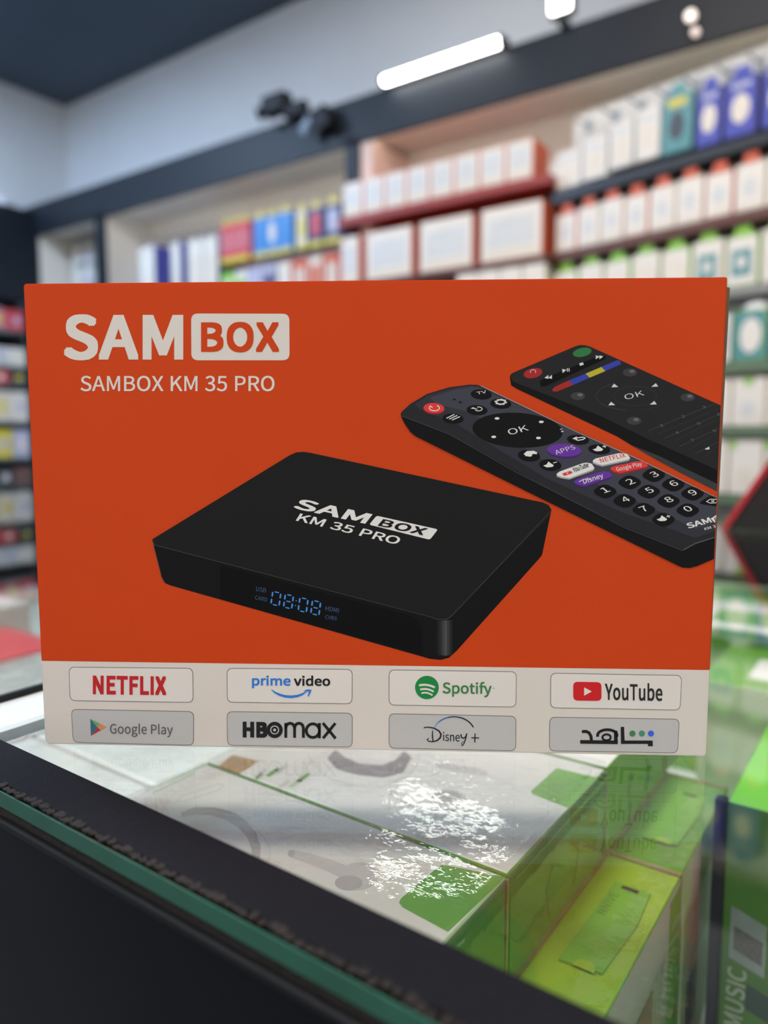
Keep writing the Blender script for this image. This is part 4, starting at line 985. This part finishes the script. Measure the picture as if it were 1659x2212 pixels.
# angled display on the right: starts at G0 and runs along GD
G0 = Vector((-0.93, 2.19, 0)); GA = math.atan2(-0.14, 0.60); GDV = Vector((math.cos(GA), math.sin(GA), 0)); GN_ = Vector((-math.sin(GA), math.cos(GA), 0))
def gp(s, z, off=0.0):
    q = G0 + GDV * s + GN_ * off
    return (q.x, q.y, z)
gon = thing('angled_display', 'grey angled display panel with price rails on the right', 'display stand', gp(0.0, 0.0), GA)
MB().box(-0.005, 1.0, 0.10, 0.12, 0.0, 2.08, mat('grey_display_panel', (206, 204, 198), 0.6)).build('panel', gon)
for z0, z1, m_ in ((1.803, 1.832, RAIL_D), (1.628, 1.655, RAIL_B), (1.452, 1.476, mat('grey_rail', (140, 140, 136), 0.5)), (1.262, 1.290, RAIL_G), (1.104, 1.128, RAIL_G), (0.930, 0.955, RAIL_G)):
    MB().box(-0.005, 1.0, 0.0, 0.10, z0 + .006, z1 - .004, m_).build('shelf', gon)
    MB().box(-0.005, 1.0, -0.006, 0.0, z0, z1, m_).build('price_rail', gon)
def gpack(name, label, group, s0, s1, z0, z1, fm, sm, prints=(), tab=None, d=0.06, off=0.004):
    return pack(name, label, group, gp((s0 + s1) / 2, z0, off), s1 - s0, z1 - z0, d, fm, sm, prints, tab, GA)
for k, (s0, s1, z0, z1) in enumerate(((0.008, 0.094, 1.838, 1.945), (0.100, 0.180, 1.840, 1.955), (0.188, 0.260, 1.850, 1.975), (0.268, 0.338, 1.850, 1.985))):
    gpack('blister_pack', '%s white hanging pack from the left on the angled display' % ORD[k], 'white hanging packs', s0, s1, z0, z1, PWH, PGY, [('printed_panel', .2, .8, .2, .62, PIV), ('printed_stripe', .15, .85, .72, .82, PGY)], None, off=-0.004)
gpack('teal_pack', 'teal hanging pack with a dark picture between white and blue packs', None, 0.345, 0.428, 1.845, 1.992, PTE, PTE, [('printed_disc', .25, .75, .2, .7, PDG), ('printed_stripe', .2, .8, .78, .92, PYE)], PTE, off=-0.006)
for k, (s0, s1) in enumerate(((0.438, 0.504), (0.510, 0.590), (0.600, 0.682))):
    gpack('blue_pack', '%s blue hanging pack with a pale charger picture from the left' % ORD[k], 'blue hanging packs', s0, s1, 1.838, 1.978, PDB, PNV, [('printed_disc', .22, .78, .22, .72, PIV), ('printed_stripe', .2, .8, .82, .9, PLV)], PDB, off=-0.004)
for k in range(9):
    s0 = 0.006 + k * 0.0765
    gpack('orange_top_pack', '%s white pack with an orange top tab from the left in the second row' % ORD[k], 'white packs with orange tabs', s0, s0 + 0.072, 1.656, 1.768 + .003 * (k % 3), PWH, PIV if k % 3 else POR, [('printed_disc', .25, .75, .3, .7, PGY), ('printed_stripe', .1, .9, .05, .14, PIV)], POR)
for k in range(8):
    s0 = 0.004 + k * 0.087
    gpack('green_top_pack', '%s white pack with a green top from the left in the third row' % ORD[k], 'white packs with green tops', s0, s0 + 0.080, 1.478, 1.600 + .004 * (k % 2), PWH, PGR if k % 2 == 0 else PIV, [('printed_panel', .2, .8, .2, .72, PTE if k in (5, 6) else PIV), ('printed_disc', .36, .64, .34, .6, PWH)], PGR)
for k, (s0, fm, sm, cc_) in enumerate(((0.30, PWH, PGR, PGY), (0.385, PCY, PCY, PWH), (0.47, PWH, PTE, PLV), (0.555, PTE, PGR, PWH), (0.642, PDB, PBL, PWH))):
    gpack('small_pack', ('white pack with grey picture', 'cyan pack with white picture', 'white pack with lavender picture', 'teal pack with white picture right of the orange box', 'blue pack with white picture at the right edge')[k] + ' on the fourth row', 'packs on the fourth row', s0, s0 + 0.080, 1.291, 1.415, fm, sm, [('printed_disc', .2, .85, .15, .85, cc_)])
for k in range(5):
    s0 = 0.30 + k * 0.086
    gpack('lower_pack', '%s white carton with a green corner from the left on the fifth row' % ORD[k], 'cartons on the fifth row', s0, s0 + 0.082, 1.129, 1.248, PWH, PIV, [('printed_corner', .35, .62, .86, .99, PGR), ('printed_panel', .3, .7, .2, .5, PGY)])
    gpack('lower_pack', '%s white carton with a green edge from the left on the sixth row' % ORD[k], 'cartons on the sixth row', s0, s0 + 0.082, 0.956, 1.092, PWH, PIV, [('printed_corner', .03, .2, .84, .99, PGR), ('printed_panel', .3, .7, .2, .5, PIV)])
b = MB(); b.tube([(0, 0, 0.0), (0, 0, 0.012), (0, 0, 0.024), (0, 0, 0.032)], [0.036, 0.034, 0.022, 0.006], mat('white_dome', (230, 230, 226), 0.35), seg=18)
t_ = thing('round_tin', 'white domed tin above the teal pack right of the orange box', 'tin', gp(0.600, 1.4151, 0.04), GA)
b.build('dome', t_, smooth=True); MB().tube([(0, 0, 0), (0, 0, 0.004)], 0.038, PGY, seg=18).build('rim', t_)
# empty hooks above the hanging packs and in the left bay
def hook(label, group, pos, L, rz=0.0, m_=None):
    t = thing('peg_hook', label, 'hook', pos, rz, group)
    mm = m_ or mat('steel_wire', (150, 152, 154), 0.45, metal=0.3)
    MB().tube([(0, 0, 0), (0, -L, 0), (0, -L - .006, .004), (0, -L - .010, .014)], 0.0035, mm, seg=6).build('wire', t)
    MB().box(-.012, .012, -.002, 0.0, -.02, .02, mm).build('clip', t)
    return t
for k, s in enumerate((0.05, 0.14, 0.224, 0.303, 0.386, 0.471, 0.55)):
    hook('%s peg hook from the left above the hanging packs on the angled display' % ORD[k], 'hooks on the angled display', gp(s, 2.040, 0.0995), 0.07, GA)

# ---- left bay
Y1 = 2.25
def lp(name, label, group, x0, x1, z0, z1, fm, sm, prints=(), tab=None, d=0.14):
    return pack(name, label, group, ((x0 + x1) / 2, Y1, z0), x1 - x0, z1 - z0, d, fm, sm, prints, tab)
structure(MB().box(-3.19, -1.74, 2.24, 2.44, 1.600, 1.620, PGY).build('trim_11'), 'grey shelf board in the left bay')
lp('blue_sided_carton', 'white carton with a blue side, leftmost in the hook bay', 'blue-sided cartons', -3.02, -2.905, 1.621, 1.985, PWH, PDB, [('printed_panel', .2, .8, .2, .6, PIV)], d=0.1)
lp('blue_sided_carton', 'narrower white carton with a blue side, second in the hook bay', 'blue-sided cartons', -2.79, -2.725, 1.621, 1.975, PWH, PDB, [('printed_panel', .2, .8, .2, .6, PIV)], d=0.05)
for k in range(2):
    lp('plain_carton', ('left', 'right')[k] + ' one of the plain white cartons beside the red packs', 'plain white cartons', -2.675 + .1 * k, -2.58 + .1 * k, 1.621, 1.965, PWH, PWH if k == 0 else PNV, [('printed_panel', .15, .85, .3, .8, PIV)])
for k in range(3):
    x0 = -2.462 + k * .058
    lp('red_pack', '%s red pack with yellow ends from the left' % ORD[k], 'red packs', x0, x0 + .055, 1.835, 1.995, PRD, PRD, [('printed_base', .0, 1.0, .0, .14, PYE), ('printed_panel', .2, .8, .3, .8, PPK)], PYE, d=.05)
for k in range(3):
    x0 = -2.266 + k * .072
    lp('blue_yellow_pack', '%s bright blue pack with yellow ends from the left' % ORD[k], 'bright blue packs', x0, x0 + .070, 1.835, 1.990, PBL, PBL, [('printed_base', .0, 1.0, .0, .12, PYE), ('printed_disc', .25, .75, .3, .85, PWH if k == 1 else PBL)], PYE, d=.05)
for k, (x0, x1, m_, q) in enumerate(((-2.030, -1.975, PWH, PYE), (-1.965, -1.895, PNV, PRD), (-1.885, -1.805, PNV, PLV))):
    lp('dark_pack', ('white-fronted pack beside the bright blue packs', 'navy pack beside the white-fronted one', 'navy pack with a lavender panel beside the upright')[k], 'dark packs', x0, x1, 1.835, 1.980, m_, PNV, [('printed_base', .0, 1.0, .0, .14, PYE), ('printed_panel', .25, .8, .3, .85, q)], PYE, d=.05)
for k in range(8):
    x0 = -2.462 + k * .082
    fm = (PGR, PWH, PLV, PLV, PWH, POR, PIV, POR)[k]
    lp('low_pack', ('green', 'white', 'pale lavender', 'lavender', 'bright white', 'orange', 'ivory', 'orange-red')[k] + ' pack in the row under the yellow-ended packs', 'packs under the yellow-ended packs', x0, x0 + .076, 1.621, 1.800, fm, (PGR, PLV, PLV, PNV, POR, POR, POR, PRD)[k], [('printed_panel', .2, .8, .3, .8, (PWH, PGR, PLV, PNV, PWH, PIV, POR, PIV)[k])], d=.08)
for k in range(10):
    hook('%s empty peg hook from the left in the hook bay' % ORD[k], 'empty hooks in the hook bay', (-3.05 + k * .062, 2.4395, 2.045), 0.13)
# far bay with small white packs on a grid
gw = thing('wire_grid', 'white wire grid in the far corner bay', 'rack', (-3.54, 2.40, 1.45))
MB().box(-0.235, 0.235, 0.01, 0.03, 0.0, 0.70, mat('pale_blue_panel', (206, 218, 228), 0.5)).build('panel', gw)
for k in range(6): MB().box(-0.23 + .09 * k, -0.224 + .09 * k, -0.004, 0.008, 0.0, 0.69, PGY).build('upright_wire', gw)
for r in range(4):
    for c in range(4):
        pack('tiny_pack', 'small pale pack on the far wire grid, row %s from the top, column %s' % (('one', 'two', 'three', 'four')[r], ('one', 'two', 'three', 'four')[c]), 'pale packs on the wire grid', (-3.70 + .105 * c, 2.36, 2.02 - .125 * r), 0.080, 0.095, 0.03, PWH, PGY, [('printed_panel', .15, .85, .15, .55, (PGY, PLV, PWH, PLV)[c])], PGY)

# ---- shelves on the left wall, seen past the left edge of the carton
ls = thing('wall_shelf_unit', 'dark shelf unit along the left wall', 'shelf', (-3.9, 1.6, 0.0))
MB().box(-0.095, -0.07, -0.6, 0.5, 0.0, 1.79, PDG).build('panel', ls)
SZ = (0.10, 0.30, 0.42, 0.55, 0.68, 0.84, 0.985, 1.17, 1.36, 1.45, 1.63)
for z in SZ: MB().box(-0.07, 0.14, -0.6, 0.5, z, z + 0.012, mat('grey_teal_shelf', (104, 120, 124), 0.5)).build('shelf', ls)
for s in (-0.6, 0.49): MB().box(-0.095, 0.14, s, s + .01, 0, 1.79, PDG).build('side_panel', ls)
rows = [(1.63, 0.10, (PRD, PPK, PRD), 'red packet'), (1.45, 0.09, (PWH, PGY, PWH), 'white tub'), (1.36, 0.065, (PRD, PRD, PDG), 'red carton'), (1.17, 0.15, (PYE, PIV, PWH), 'yellow and white packet'),
        (0.985, 0.14, (PIV, PYE, PLV), 'ivory packet'), (0.84, 0.09, (PBR, PDG, PBR), 'brown packet'), (0.68, 0.125, (PDB, PDB, PDB), 'deep blue carton'), (0.55, 0.09, (PBL, PDB, PBL), 'bright blue carton'),
        (0.42, 0.09, (PTE, PTE, PCY), 'teal carton'), (0.30, 0.09, (PBR, PPK, PBR), 'brown carton'), (0.10, 0.12, (PGY, PWH, PGY), 'grey carton')]
for r, (z, h, ms, nm) in enumerate(rows):
    for k in range(3):
        y = 1.86 + k * 0.095
        t = thing('wall_pack', '%s %s on the left wall shelves' % (('nearer', 'middle', 'farther')[k], nm), 'pack', (-3.765, y, z + .0122), math.radians(90), 'packs on the left wall')
        MB().box(-0.044, 0.044, 0, 0.09, 0, h, ms[k], front=ms[k]).build('carton', t, bevel=0.004)
        MB().box(-0.016, 0.016, -0.001, 0.0005, h * .3, h * .7, (PWH, PYE, PLV)[(r + k) % 3] if r < 5 else (PGY, PBR, PLV)[(r + k) % 3]).build('printed_panel', t)

# ------------------------------------------------------------------ added ceiling panels, out of view, filling light on shelves and counter
for k, (x, y, c, s) in enumerate(((-3.25, 0.7, (190, 220, 255), 80), (-1.8, 0.6, (222, 235, 255), 22), (-0.3, -0.5, (255, 246, 238), 26), (-0.5, 0.65, (255, 242, 232), 36), (1.4, 0.5, (255, 244, 230), 22))):
    M_led = mat('fill_panel_%d' % k, (255, 255, 255), 0.4, emit=(c, s))
    t = thing('ceiling_fill', '%s added square fill light, out of view, counted from the far corner of the shop' % ORD[k], 'lamp', (x, y, 2.95), 0, 'added fill lights')
    MB().box(-0.3, 0.3, -0.3, 0.3, -0.03, 0.0, mat('white_frame', (220, 220, 220), 0.5)).build('frame', t)
    MB().box(-0.27, 0.27, -0.27, 0.27, -0.034, -0.0302, M_led).build('diffuser', t)
ll = thing('fill_strip', 'added fill light strip hidden behind the lower edge of the fascia', 'lamp', (-0.7, 2.2175, 2.158))  # added strip, unseen behind the fascia lip, brightens the shelf bays
MB().box(-2.4, 1.9, -0.006, 0.006, -0.005, 0.004, mat('strip_glow', (255, 255, 255), 0.4, emit=((255, 246, 232), 6.0))).build('diode_band', ll)
MB().box(-2.4, 1.9, -0.0065, 0.0065, 0.004, 0.0068, M_alu).build('strip_channel', ll)
